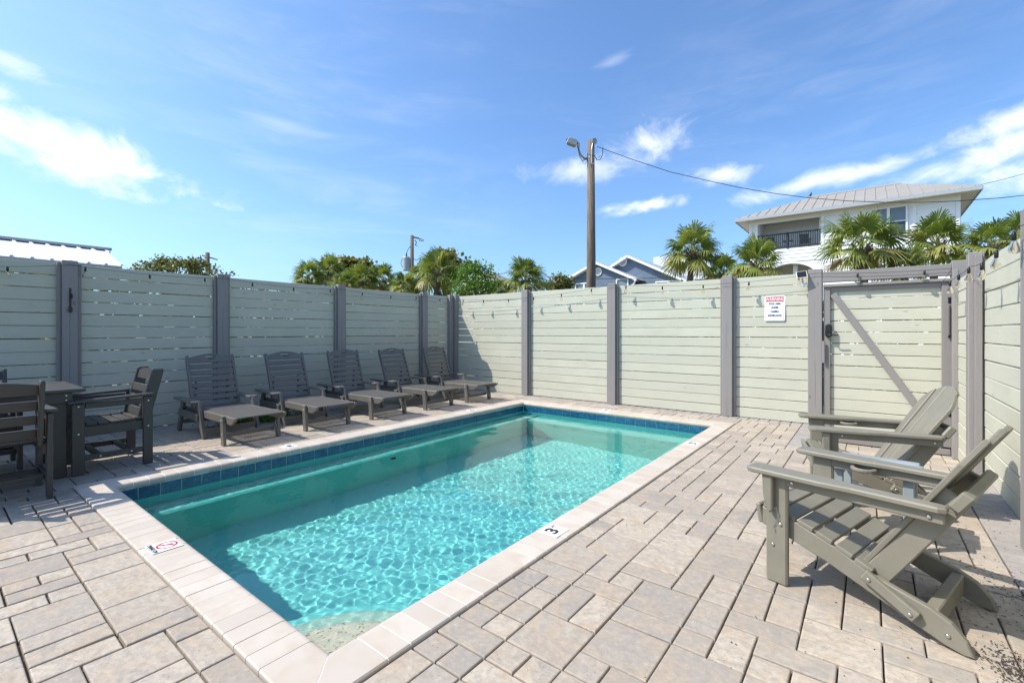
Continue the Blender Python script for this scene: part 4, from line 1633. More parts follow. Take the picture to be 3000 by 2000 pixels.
def leaf_tree(name, label, u, v, dist, w_px, h_px, mat, nleaf, size, seed, group=None, clumps=16, roundleaf=False, stems=5):
    """crown built of leaf-sized faces gathered in clumps on branches"""
    r = random.Random(seed)
    c = at_d(u, v, dist)
    a, hh = w_px / CAM_F * dist / 2, h_px / CAM_F * dist / 2
    base = Vector((c.x, c.y, -0.22))
    t = thing(name, label, "tree" if "tree" in name else "bush", base, 0, group)
    h = c.z + 0.22
    tr, cr = MB(), MB()
    centres = []
    for k in range(clumps):
        az, zz = r.uniform(0, 6.283), r.uniform(-0.75, 0.95)
        rr = math.sqrt(max(0.0, 1 - zz * zz)) * r.uniform(0.5, 1.0)
        centres.append(Vector((a * rr * math.cos(az), a * rr * math.sin(az), h + hh * zz * r.uniform(0.7, 1.05))))
    fork = Vector((0, 0, max(0.3, (h - hh) * 0.7)))
    tr.tube([Vector((0, 0, 0)), fork * 0.5 + Vector((0.05, 0.03, 0)), fork], [a * 0.07 + 0.03, a * 0.055 + 0.025, a * 0.05 + 0.02], 8)
    for q in centres:
        mid = fork.lerp(q, 0.55) + Vector((r.uniform(-.1, .1) * a, r.uniform(-.1, .1) * a, 0.1 * hh))
        tr.tube([fork, mid, q], [a * 0.03 + 0.01, a * 0.018 + 0.006, 0.006], 5)
    for k in range(nleaf):
        q = r.choice(centres)
        cl = 0.40 * min(a, hh) + 0.10
        off = Vector((r.gauss(0, 1), r.gauss(0, 1), r.gauss(0, 0.8))) * cl * 0.5
        p = q + off
        n = Vector((r.gauss(0, 1), r.gauss(0, 1), r.gauss(0.5, 1))).normalized()
        x = n.orthogonal().normalized()
        x = (Matrix.Rotation(r.uniform(0, 6.28), 3, n) @ x)
        y = n.cross(x)
        s = size * r.uniform(0.6, 1.25)
        el = 0.5 if not roundleaf else 0.85
        tone = min(1, max(0.01, r.betavariate(1.6, 2.6)))
        cr.add([p - x * s, p - y * s * el - x * s * .2, p + x * s * 0.9, p + y * s * el - x * s * .2], [[0, 1, 2, 3]], None, tone)
    tr.build("trunk", M_BARK, t)
    cr.build("crown", mat, t)
    return t


leaf_tree("seagrape_tree", "rounded tree with yellow-green leaves rising behind the massed palms", 1020, 792, 24, 150, 66, M_LEAF_A, 3000, 0.11, 1, None, 22, True)
leaf_tree("seagrape_tree", "rounded bronze-leaved tree right behind the large bright palm", 1308, 784, 22, 150, 86, M_LEAF_A, 3200, 0.10, 2, None, 24, True)
leaf_tree("leafy_bush", "dense bright green bush between the large palm and the low tan roof", 1395, 836, 16, 130, 105, M_LEAF_B, 4200, 0.055, 3, None, 26)
leaf_tree("leafy_bush", "rounded olive bush at the left end of the grey-blue house", 1634, 832, 20, 75, 55, M_LEAF_C, 1500, 0.075, 4, None, 14)
leaf_tree("spreading_tree", "low spreading tree with sparse twigs beyond the left fence, before a far pole", 530, 792, 16, 260, 55, M_LEAF_C, 3000, 0.060, 5, None, 34)
leaf_tree("leafy_bush", "dark bush filling the gap under the massed palms", 1100, 862, 21, 330, 50, M_LEAF_C, 3500, 0.09, 6, None, 30)
leaf_tree("leafy_bush", "shaggy bush behind the low palms before the white house's balcony", 2140, 835, 16, 260, 60, M_LEAF_B, 3000, 0.07, 7, None, 24)

# clipped hedge close behind the left fence, glimpsed only through the gaps between its boards
def hedge(label, org, rz, y0, y1, height, n, seed):
    hd = thing("hedge", label, "hedge", org, rz)
    r = random.Random(seed)
    m, tw = MB(), MB()
    for k in range(n):
        p = Vector((r.gauss(0, 0.16), r.uniform(y0, y1), r.uniform(0.05, height)))
        n_ = Vector((r.gauss(0.6, 0.7), r.gauss(0, 1), r.gauss(0.2, 0.8))).normalized()
        x_ = n_.orthogonal().normalized()
        y_ = n_.cross(x_)
        q_ = r.uniform(0.05, 0.10)
        m.add([p - x_ * q_, p - y_ * q_ * 0.6, p + x_ * q_, p + y_ * q_ * 0.6], [[0, 1, 2, 3]], None, r.uniform(0.01, 1))
    y_ = y0 + 0.2
    while y_ < y1:
        tw.tube([(0, y_, 0), (r.uniform(-.1, .1), y_ + 0.1, 0.9), (r.uniform(-.15, .15), y_, height - 0.3)], [0.03, 0.02, 0.008], 5)
        y_ += 0.58
    m.build("foliage", M_LEAF_C, hd)
    tw.build("stems", M_BARK, hd, kind="stuff")


hedge("dark leafy hedge growing close behind the shaded left fence, seen through its gaps", (FX - 0.65, 3.0, -0.22), 0, -4.9, 4.4, 2.24, 9000, 31)
hedge("leafy hedge growing close behind the sunlit far fence and gate, seen through their gaps", (-3.3, FY + 0.75, -0.22), rad(-90), -4.2, 4.4, 1.95, 8000, 32)

# ------------------------------------------------------------------ poles and cables
def mat_pole():
    t = NT("weathered_pole")
    n = t.noise(t.coord("Object", (22, 22, 0.7)), 2.5, 7, 0.65, 0.3)
    t.set("Base Color", t.mix(t.rng(n, 0.35, 0.65), (0.24, 0.19, 0.14), (0.085, 0.062, 0.045)))
    t.set("Roughness", 0.9)
    t.bump(n, 0.8, 0.02)
    return t.m


M_POLE = mat_pole()
M_GALV = simple("galvanised_metal", (0.42, 0.43, 0.43), 0.45, 0.6, 0.15, 20)
M_GREYPAINT = simple("grey_enamel", (0.36, 0.38, 0.39), 0.5, 0.0, 0.12, 12)

pd = 14.0
pt = at_d(1731, 413, pd)
lp = thing("utility_pole", "weathered wooden pole with a floodlight arm behind the far fence", "pole", (pt.x, pt.y, -0.22))
H_ = pt.z + 0.22
MB().tube([(0, 0, 0), (0.01, 0, H_ * 0.5), (0, 0, H_)], [0.155, 0.135, 0.105], 14).build("shaft", M_POLE, lp, smooth=True)
R_ = Vector((math.cos(YAW), math.sin(YAW), 0))        # to the right as seen from the yard
D_ = Vector((math.sin(YAW), -math.cos(YAW), 0))       # towards the yard


def onp(a, z, d=0.0):
    return R_ * a + D_ * d + Vector((0, 0, H_ + z))


M_ARM = simple("tan_conduit", (0.36, 0.29, 0.19), 0.55, 0.1, 0.2, 10)
m = MB()
m.tube([onp(-0.09, -0.56), onp(-0.20, -0.53), onp(-0.30, -0.44), onp(-0.36, -0.30), onp(-0.385, -0.20)], 0.030, 10)
m.build("lamp_arm", M_ARM, lp, smooth=True)
MB().tube([onp(-0.385, -0.21), onp(-0.375, -0.10), onp(-0.39, -0.05)], 0.042, 10).build("knuckle", M_GALV, lp, smooth=True)
M = Matrix.Translation(onp(-0.56, -0.03)) @ Matrix.Rotation(YAW, 4, 'Z') @ Matrix.Rotation(rad(20), 4, 'Y')
m = MB()
m.prism([(-0.15, -0.10), (0.13, -0.10), (0.15, -0.06), (0.15, 0.05), (0.09, 0.085), (-0.11, 0.085), (-0.16, 0.03), (-0.16, -0.06)], 0.17, M, 0.012)
fl = m.build("floodlight", M_GREYPAINT, lp)
MB().cbox((0, -0.002, -0.108), (0.24, 0.14, 0.02), 0.004, M).build("lens", M_ARM, fl)
MB().cbox((-0.18, 0, 0.02), (0.05, 0.05, 0.06), 0.006, M).build("photocell", M_BLACKMETAL, fl)
m = MB()
T = Matrix.Translation(onp(0.07, -0.07, 0.12)) @ D_.to_track_quat('Z', 'Y').to_matrix().to_4x4() @ Matrix.Rotation(rad(25), 4, 'Y')
m.lathe([(0.03, -0.10), (0.06, -0.06), (0.088, 0.04), (0.092, 0.05), (0.080, 0.045), (0.05, 0.0)], 16, T)
m.build("lamp_cup", M_GALV, lp, smooth=True)
m = MB()
m.tube([onp(0.0, -0.72, 0.13), onp(0.0, -0.30, 0.14), onp(0.04, -0.10, 0.13)], 0.018, 6)
m.cbox((0, 0, 0), (0.16, 0.02, 0.05), 0.003, Matrix.Translation(onp(0, -0.74, 0.125)) @ Matrix.Rotation(YAW, 4, 'Z'))
m.build("bracket", M_GALV, lp)
m = MB()
m.tube([onp(-0.385, -0.24, .03), onp(-0.36, -0.45, .04), onp(-0.27, -0.62, .04), onp(-0.16, -0.58, .05), onp(-0.10, -0.46, .06), onp(-0.02, -0.48, 0.14), onp(0.10, -0.50, .12), onp(0.16, -0.62, .1), onp(0.28, -0.58, .05), onp(0.36, -0.40, 0), onp(0.365, -0.20, 0)], 0.010, 6)
m.tube([onp(0.10, -0.48, .1), onp(0.15, -0.58, .1), onp(0.24, -0.52, .08), onp(0.28, -0.46, .06)], 0.008, 5)
m.tube([onp(-0.20, -0.54, .05), onp(-0.26, -0.66, .05), onp(-0.18, -0.72, .05), onp(-0.11, -0.60, .07)], 0.008, 5)
m.build("loose_cable", M_WIRE, lp)
MB().lathe([(0.112, -0.02), (0.112, 0.02)], 14).build("band", M_GALV, lp, loc=(0, 0, H_ - 0.50))


def cable(label, pts, r):
    """sagging line through the given points"""
    P = [Vector(p) for p in pts]
    O = P[0].copy()
    out = []
    for a, c in zip(P[:-1], P[1:]):
        for i in range(20):
            f = i / 20
            q = a.lerp(c, f)
            q.z -= (c - a).length * 0.028 * 4 * f * (1 - f)
            out.append(q - O)
    out.append(P[-1] - O)
    m = MB().tube(out, r, 6)
    return m.build("overhead_cable", M_WIRE, None, loc=O, label=label, cat="cable")


P_ = [at_d(u, v, pd - 2.5 * (u - 1750) / 1300) for u, v in ((1750, 430), (1860, 470), (1964, 504), (2068, 528), (2168, 550), (2270, 567), (2372, 580), (2487, 589), (2602, 593), (2704, 593), (2806, 589), (2930, 580), (3060, 566))]
MB().tube([p - P_[0] for p in P_], 0.009, 6).build("overhead_cable", M_WIRE, None, loc=P_[0], label="thick black service cable running from the floodlight pole past the white house's roof", cat="cable")
cable("thin cable crossing behind the massed palms toward the grey-blue house", [at_d(700, 835, 34), at_d(1480, 800, 33), at_d(2160, 795, 33)], 0.018)
cable("thin high cable rising beyond the white house's right roof corner", [at_d(2640, 578, 48), at_d(3050, 495, 36)], 0.018)
cable("thin low cable beyond the palms behind the right fence", [at_d(2840, 690, 34), at_d(3050, 580, 26)], 0.016)
cable("thin slack cable just above the rightmost palms", [at_d(2780, 700, 40), at_d(3050, 640, 30)], 0.020)


def far_pole(label, u, v, d, r, transformer):
    p = at_d(u, v, d)
    t = thing("utility_pole", label, "pole", (p.x, p.y, -0.22))
    H = p.z + 0.22
    MB().tube([(0, 0, 0), (0, 0, H)], [r * 1.3, r], 10).build("shaft", M_POLE, t, smooth=True)
    Rv = R_

    def q(a, z, dd=0.0):
        return Rv * a + D_ * dd + Vector((0, 0, H + z))
    if transformer:
        m = MB().tube([q(0.05, -0.10), q(0.45, -0.18)], 0.05, 6)
        m.tube([q(0.40, -0.18), q(0.62, -0.24), q(0.70, -0.32)], 0.03, 5)
        m.build("crossarm", M_POLE, t)
        for a in (0.5, 0.62, 0.72):
            MB().lathe([(0.03, -0.10), (0.05, -0.04), (0.035, 0.04)], 8).build("insulator", M_GALV, t, loc=q(a, -0.28))
        m = MB().lathe([(0.22, -0.50), (0.235, -0.46), (0.235, 0.34), (0.20, 0.40), (0.06, 0.42)], 16)
        tr = m.build("transformer", M_GREYPAINT, t, loc=q(-0.36, -1.80, .05), smooth=False)
        MB().lathe([(0.035, 0.40), (0.05, 0.48), (0.03, 0.66)], 8, Matrix.Translation((0.02, 0, 0))).build("bushing", M_BLACKMETAL, tr)
        m = MB()
        m.tube([q(-0.34, -1.15, .05), q(-0.22, -0.85, .05), q(0.02, -0.62, 0.1)], 0.018, 5)
        m.tube([q(0.18, -0.30), q(0.30, -0.45), q(0.20, -0.62), q(0.34, -0.66)], 0.03, 5)
        m.tube([q(-0.60, -1.50, .1), q(-0.70, -1.80, .1), q(-0.55, -2.20, .1), q(-0.2, -2.3, .1), q(0.1, -2.1, .1)], 0.018, 5)
        m.tube([q(0.1, -1.55, .1), q(0.35, -1.62, .1), q(0.45, -1.5, .1)], 0.02, 5)
        m.build("loose_cable", M_WIRE, t)
        MB().tube([q(0.13, -3.0, 0.05), q(0.13, -5.8, 0.05)], 0.05, 6).build("conduit", M_GREYPAINT, t)
    else:
        for z in (-0.3, -2.2):
            m = MB().tube([q(-0.5, z + .05), q(0.9, z - 0.35)], 0.06, 5)
            m.build("crossarm", M_POLE, t)
    return t


far_pole("slim wooden pole carrying a grey transformer among the massed palms", 1207, 690, 30, 0.115, True)
far_pole("distant short pole with two slanted crossarms behind the left fence", 608, 740, 42, 0.17, False)

# ------------------------------------------------------------------ houses
M_SIDING = None


def mat_siding(name, col, pitch, depth=0.02):
    t = NT(name)
    sx = t.N.new("ShaderNodeSeparateXYZ")
    t.L.new(t.N.new("ShaderNodeNewGeometry").outputs["Position"], sx.inputs[0])
    fr = t.math('FRACT', t.math('DIVIDE', sx.outputs[2], pitch))
    n = t.noise(t.coord("Position", (1, 1, 1), False), 2.0, 4)
    c = t.mix(t.rng(n, 0.3, 0.7, 0, 0.25), col, tuple(x * 0.85 for x in col))
    t.set("Base Color", c)
    t.set("Roughness", 0.6)
    t.bump(t.math('SUBTRACT', 1.0, fr), 1.0, depth)
    return t.m


M_WSIDE = mat_siding("white_lap_siding", (0.80, 0.80, 0.80), 0.20, 0.03)
M_WTRIM = simple("white_trim", (0.82, 0.81, 0.80), 0.5)
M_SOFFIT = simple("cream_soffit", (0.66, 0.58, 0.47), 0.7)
M_BLUE = simple("blue_stucco", (0.125, 0.165, 0.225), 0.8, 0.0, 0.12, 3)
M_RAILING = simple("black_railing", (0.022, 0.024, 0.030), 0.45)
M_ROOFTAN = simple("tan_metal_roof", (0.34, 0.305, 0.25), 0.45, 0.0, 0.06, 1)
M_ROOFWHITE = simple("white_metal_roof", (0.72, 0.71, 0.71), 0.38, 0.0, 0.04, 1)
M_ROOFGREY = simple("grey_metal_roof", (0.42, 0.43, 0.43), 0.45)
M_GLASS = simple("window_glass", (0.03, 0.05, 0.08), 0.05)
M_BLIND = simple("window_blind", (0.17, 0.22, 0.28), 0.5)


def quad(name, pts, mat, parent, org, th=None):
    m = MB()
    P = [Vector(p) - Vector(org) for p in pts]
    if th:
        n = (P[1] - P[0]).cross(P[2] - P[0]).normalized() * th
        k = len(P)
        V = P + [p - n for p in P]
        F = [list(range(k)), [k + i for i in range(k)][::-1]] + [[i, k + i, k + (i + 1) % k, (i + 1) % k] for i in range(k)]
        m.add(V, F)
    else:
        m.add(P, [list(range(len(P)))])
    return m.build(name, mat, parent)


def wbox(name, x0, x1, y0, y1, z0, z1, mat, parent, org, ch=0.01):
    o = MB().cbox(((x0 + x1) / 2 - org[0], (y0 + y1) / 2 - org[1], (z0 + z1) / 2 - org[2]), (x1 - x0, y1 - y0, z1 - z0), ch)
    return o.build(name, mat, parent)


def window(parent, org, x0, x1, z0, z1, y, mull=1, rail=True, parts=M_WTRIM, blind=True):
    """window in a wall facing -Y; frame, panes as sub-parts"""
    fw = 0.09
    m = MB()
    for a, c, d, e_ in ((x0 - fw, x1 + fw, z1, z1 + fw), (x0 - fw, x1 + fw, z0 - fw, z0), (x0 - fw, x0, z0, z1), (x1, x1 + fw, z0, z1)):
        m.cbox(((a + c) / 2 - org[0], y - 0.03 - org[1], (d + e_) / 2 - org[2]), (c - a, 0.09, e_ - d), 0.008)
    w = m.build("window", parts, parent)
    n = mull + 1
    for k in range(n):
        a = x0 + (x1 - x0) * k / n + (0.07 if k else 0)
        c = x0 + (x1 - x0) * (k + 1) / n - (0.07 if k < n - 1 else 0)
        zm = (z0 + z1) / 2
        segs = ((z0, zm - 0.025), (zm + 0.025, z1)) if rail else ((z0, z1),)
        for i, (za_, zb_) in enumerate(segs):
            wbox("pane", a, c, y + 0.005, y + 0.02, za_, zb_, M_BLIND if (blind and i == 1) else M_GLASS, w, org, 0.001)
        if rail:
            wbox("sash_rail", a, c, y - 0.03, y + 0.02, zm - 0.025, zm + 0.025, parts, w, org, 0.003)
        if k:
            wbox("mullion", x0 + (x1 - x0) * k / n - 0.07, x0 + (x1 - x0) * k / n + 0.07, y - 0.05, y + 0.02, z0, z1, parts, w, org, 0.004)
    return w


def metal_roof(parent, org, poly, mat, along, step, name="roof", rib_h=0.04, rib_w=0.05):
    """roof plane (3+ points, first two on the eave) with standing seams running up the slope"""
    r = quad(name, poly, mat, parent, org, 0.06)
    P = [Vector(p) for p in poly]
    e0, e1 = P[0], P[1]
    ax = (e1 - e0).normalized()
    nrm = (P[1] - P[0]).cross(P[2] - P[0]).normalized()
    if nrm.z < 0:
        nrm = -nrm
    upv = nrm.cross(ax)
    if upv.z < 0:
        upv = -upv
    L_ = (e1 - e0).length
    loc2 = [((p - e0).dot(ax), (p - e0).dot(upv)) for p in P]
    k = step / 2
    while k < L_ + 6:
        hits = []
        n = len(loc2)
        for i in range(n):
            (x0, y0), (x1, y1) = loc2[i], loc2[(i + 1) % n]
            if (x0 - k) * (x1 - k) < 0:
                hits.append(y0 + (y1 - y0) * (k - x0) / (x1 - x0))
        if len(hits) >= 2 and max(hits) - min(hits) > 0.15:
            a = e0 + ax * k + upv * min(hits) + nrm * rib_h * 0.4
            c = e0 + ax * k + upv * max(hits) + nrm * rib_h * 0.4
            MB().beam(a - Vector(org), c - Vector(org), rib_h, rib_w, nrm, 0.006).build("seam", mat, r)
        k += step
    return r


def siding(parent, org, x0, x1, z0, z1, y, pitch=0.235):
    """lapped boards, each hanging proud over the one below"""
    m = MB()
    z = z0
    while z < z1 - 0.01:
        zt = min(z1, z + pitch)
        V = [(x0, y - 0.030, z), (x1, y - 0.030, z), (x1, y - 0.004, zt), (x0, y - 0.004, zt), (x0, y - 0.002, z), (x1, y - 0.002, z)]
        m.add([(a - org[0], b_ - org[1], c - org[2]) for a, b_, c in V], [[0, 1, 2, 3], [4, 5, 1, 0]])
        z = zt
    return m.build("siding", M_SIDEB, parent, kind="stuff")


M_SIDEB = simple("white_siding_paint", (0.80, 0.80, 0.80), 0.55)
# --- white house
HO = (-1.3, 35.0, -0.22)
wh = thing("white_house", "tall white lap-sided house with tan metal hip roof and a recessed balcony", "house", HO)
HY = 35.0
hx0, hx1, ez = -6.52, 3.96, 8.80
BX0, BX1, BZ = -6.02, -2.42, 6.74
# front wall pieces around the balcony recess
wbox("wall", BX1, hx1, HY, HY + 0.2, -0.22, ez, M_WSIDE, wh, HO)
wbox("wall", hx0, BX0, HY, HY + 0.2, -0.22, ez, M_WSIDE, wh, HO)
wbox("wall", hx0, BX1, HY, HY + 0.2, 5.78, BZ - 0.12, M_WSIDE, wh, HO) if False else None
# lower wall with the arched opening below the balcony
AX0, AX1, AZ0, AZ1 = -5.6, -2.55, 4.6, 5.72
m = MB()
n = 20
pts_top, pts_arc = [], []
for i in range(n + 1):
    x = AX0 + (AX1 - AX0) * i / n
    s_ = (x - (AX0 + AX1) / 2) / ((AX1 - AX0) / 2)
    pts_arc.append((x, AZ0 + (AZ1 - AZ0) * math.sqrt(max(0, 1 - s_ * s_)) ** 1.0))
for i in range(n):
    (xa, za_), (xb, zb_) = pts_arc[i], pts_arc[i + 1]
    m.add([(xa - HO[0], 0, za_ - HO[2]), (xb - HO[0], 0, zb_ - HO[2]), (xb - HO[0], 0, BZ - HO[2]), (xa - HO[0], 0, BZ - HO[2])], [[0, 1, 2, 3]])
    m.add([(xa - HO[0], 0, za_ - HO[2]), (xb - HO[0], 0, zb_ - HO[2]), (xb - HO[0], 0.4, zb_ - HO[2]), (xa - HO[0], 0.4, za_ - HO[2])], [[3, 2, 1, 0]])
for xa, xb in ((BX0, AX0), (AX1, BX1)):
    m.add([(xa - HO[0], 0, 0), (xb - HO[0], 0, 0), (xb - HO[0], 0, BZ - HO[2]), (xa - HO[0], 0, BZ - HO[2])], [[0, 1, 2, 3]])
m.build("arched_wall", M_WSIDE, wh)
m = MB()
for i in range(n):
    (xa, za_), (xb, zb_) = pts_arc[i], pts_arc[i + 1]
    m.add([(xa - HO[0], -0.03, za_ - HO[2]), (xb - HO[0], -0.03, zb_ - HO[2]), (xb - HO[0], -0.03, zb_ + 0.12 - HO[2]), (xa - HO[0], -0.03, za_ + 0.12 - HO[2])], [[0, 1, 2, 3]])
m.build("arch_trim", M_WTRIM, wh)
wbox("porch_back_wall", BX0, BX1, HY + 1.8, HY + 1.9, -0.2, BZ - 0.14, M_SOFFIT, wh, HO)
wbox("porch_post", -4.0, -3.75, HY + 0.6, HY + 0.85, -0.2, BZ - 0.14, M_WTRIM, wh, HO)
# balcony
wbox("balcony_floor", BX0, BX1, HY, HY + 1.8, BZ - 0.12, BZ, M_WTRIM, wh, HO)
wbox("balcony_back_wall", BX0, BX1, HY + 1.8, HY + 1.95, BZ, ez, M_WSIDE, wh, HO)
wbox("balcony_side_wall", BX1 - 0.1, BX1 - 0.002, HY + 0.2, HY + 1.8, BZ, ez, M_WSIDE, wh, HO)
wbox("balcony_side_wall", BX0 + 0.002, BX0 + 0.1, HY + 0.2, HY + 1.8, BZ, ez, M_WSIDE, wh, HO)
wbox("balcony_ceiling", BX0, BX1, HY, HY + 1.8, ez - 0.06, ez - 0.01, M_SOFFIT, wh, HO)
window(wh, HO, -5.0, -3.55, 6.86, 8.42, HY + 1.79, 1, True)
rl = link("railing", MB().cbox(((BX0 + BX1) / 2 - HO[0], -0.02, BZ + 0.98 - HO[2]), (BX1 - BX0, 0.09, 0.08), 0.01).mesh("railing", M_RAILING), wh)
wbox("bottom_rail", BX0, BX1, HY - 0.05, HY + 0.02, BZ + 0.06, BZ + 0.12, M_RAILING, rl, HO)
wbox("newel", -4.32, -4.18, HY - 0.07, HY + 0.05, BZ, BZ + 1.04, M_RAILING, rl, HO)
bal_me = MB().cbox((0, 0, 0), (0.035, 0.035, 0.84), 0.004).mesh("baluster", M_RAILING)
nb_ = 30
for k in range(nb_):
    x = BX0 + 0.06 + (BX1 - BX0 - 0.12) * k / (nb_ - 1)
    link("baluster", bal_me, rl, (x - HO[0], -0.02, BZ + 0.53 - HO[2]))
# trims, window, roof
for x in (hx0 + 0.09, BX1 + 0.10, hx1 - 0.12, BX0 - 0.06):
    wbox("corner_trim", x - 0.09, x + 0.09, HY - 0.035, HY - 0.002, -0.2, ez, M_WTRIM, wh, HO, 0.004)
wbox("frieze", hx0, hx1, HY - 0.03, HY - 0.001, ez - 0.28, ez, M_WTRIM, wh, HO, 0.004)
window(wh, HO, 0.10, 1.66, 6.9, 8.50, HY - 0.02, 1, True)
for x in (-0.25, 2.05):
    wbox("window_trim", x - 0.09, x + 0.09, HY - 0.034, HY - 0.002, 6.3, ez - 0.28, M_WTRIM, wh, HO, 0.004)
window(wh, HO, 0.1, 1.5, 3.6, 5.2, HY - 0.02, 1, True)
wbox("side_wall", hx1 - 0.2, hx1, HY + 0.2, HY + 9.5, -0.22, ez, M_WSIDE, wh, HO)
wbox("side_wall", hx0, hx0 + 0.2, HY + 0.2, HY + 9.5, -0.22, ez, M_WSIDE, wh, HO)
ov = 0.75
x0, x1, y0, y1 = hx0 - ov, hx1 + ov, HY - ov, HY + 9.5
rz0 = ez + 0.16
ryd, rzz, rxa, rxb = HY + 4.4, 10.95, -3.15, 1.45
metal_roof(wh, HO, [(x0, y0, rz0), (x1, y0, rz0), (rxb, ryd, rzz), (rxa, ryd, rzz)], M_ROOFTAN, 'x', 0.52)
metal_roof(wh, HO, [(x0, y1, rz0), (x0, y0, rz0), (rxa, ryd, rzz)], M_ROOFTAN, 'y', 0.52)
metal_roof(wh, HO, [(x1, y0, rz0), (x1, y1, rz0), (rxb, ryd, rzz)], M_ROOFTAN, 'y', 0.52)
quad("roof", [(x1, y1, rz0), (x0, y1, rz0), (rxa, ryd, rzz), (rxb, ryd, rzz)], M_ROOFTAN, wh, HO, 0.06)
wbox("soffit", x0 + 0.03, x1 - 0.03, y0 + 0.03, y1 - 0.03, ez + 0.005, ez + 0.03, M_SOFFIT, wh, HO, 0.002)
for nm, a, c, d, e_ in (("fascia", x0, x1, y0 - 0.02, y0 + 0.02), ("fascia", x0 - 0.02, x0 + 0.02, y0 + 0.03, y1), ("fascia", x1 - 0.02, x1 + 0.02, y0 + 0.03, y1)):
    wbox(nm, a, c, d, e_, ez - 0.06, rz0 + 0.0, M_GREYPAINT, wh, HO, 0.004)
quad("ridge_cap", [(rxa - .2, ryd - 0.2, rzz - 0.05), (rxb + .2, ryd - 0.2, rzz - 0.05), (rxb + .2, ryd, rzz + 0.06), (rxa - .2, ryd, rzz + 0.06)], M_ROOFTAN, wh, HO, 0.03)
siding(wh, HO, BX1 + 0.2, -0.35, 0.0, ez - 0.28, HY)
siding(wh, HO, 2.15, hx1 - 0.22, 0.0, ez - 0.28, HY)
siding(wh, HO, -0.15, 1.95, 0.0, 6.78, HY)
siding(wh, HO, hx0 + 0.19, BX0 - 0.16, 0.0, ez - 0.28, HY)
siding(wh, HO, BX0 + 0.1, BX1 - 0.1, BZ, ez - 0.06, HY + 1.8)
siding(wh, HO, BX0, BX1, 5.86, BZ - 0.02, HY - 0.002)
# two chairs out on the balcony
for x, lab in ((-5.35, "tiny dark chair on the white house's balcony beside its left end"), (-3.35, "tiny dark chair on the white house's balcony before the right window")):
    t = thing("balcony_chair", lab, "chair", (x, HY + 0.9, BZ), rad(20))
    MB().cbox((0, 0, 0.42), (0.55, 0.5, 0.05), 0.01).build("seat", M_SLATE, t)
    MB().cbox((0, 0, 0), (0.55, 0.04, 0.6), 0.01).build("backrest", M_SLATE, t, loc=(0, 0.25, 0.74), rot=(rad(-12), 0, 0))
    for sx in (-1, 1):
        MB().cbox((sx * 0.26, -0.02, 0.62), (0.08, 0.52, 0.03), 0.008).build("arm", M_SLATE, t)
        for sy in (-1, 1):
            MB().cbox((sx * 0.25, sy * 0.22, 0.21), (0.05, 0.05, 0.42), 0.006).build("leg", M_SLATE, t)
            if sy < 0:
                MB().cbox((sx * 0.25, -0.22, 0.52), (0.05, 0.05, 0.2), 0.006).build("arm_post", M_SLATE, t)
t = thing("balcony_table", "small dark table on the white house's balcony between two chairs", "table", (-4.35, HY + 0.9, BZ))
MB().cbox((0, 0, 0.62), (0.6, 0.5, 0.04), 0.008).build("top", M_SLATE, t)
MB().lathe([(0.2, 0.0), (0.04, 0.04), (0.04, 0.6)], 10).build("pedestal", M_SLATE, t)
bd = at_y(2371, 566, ryd)
t = thing("bird", "tiny dark bird perched on the white house's roof ridge", "bird", (bd.x + .05, ryd, rzz + 0.05))
MB().lathe([(0.01, 0), (0.06, 0.06), (0.08, 0.14), (0.05, 0.22), (0.045, 0.26), (0.01, 0.30)], 8, Matrix.Rotation(rad(15), 4, 'Y')).build("body", M_INK, t)
MB().beam((-0.03, 0, 0.08), (-0.16, 0, 0.0), 0.02, 0.05, (0, 0, 1), 0.002).build("tail", M_INK, t)

# --- grey-blue house with two gables
BO = (-15.0, 32.0, -0.22)
bh = thing("gabled_house", "grey-blue stucco house with two white-trimmed gables and round vents", "house", BO)


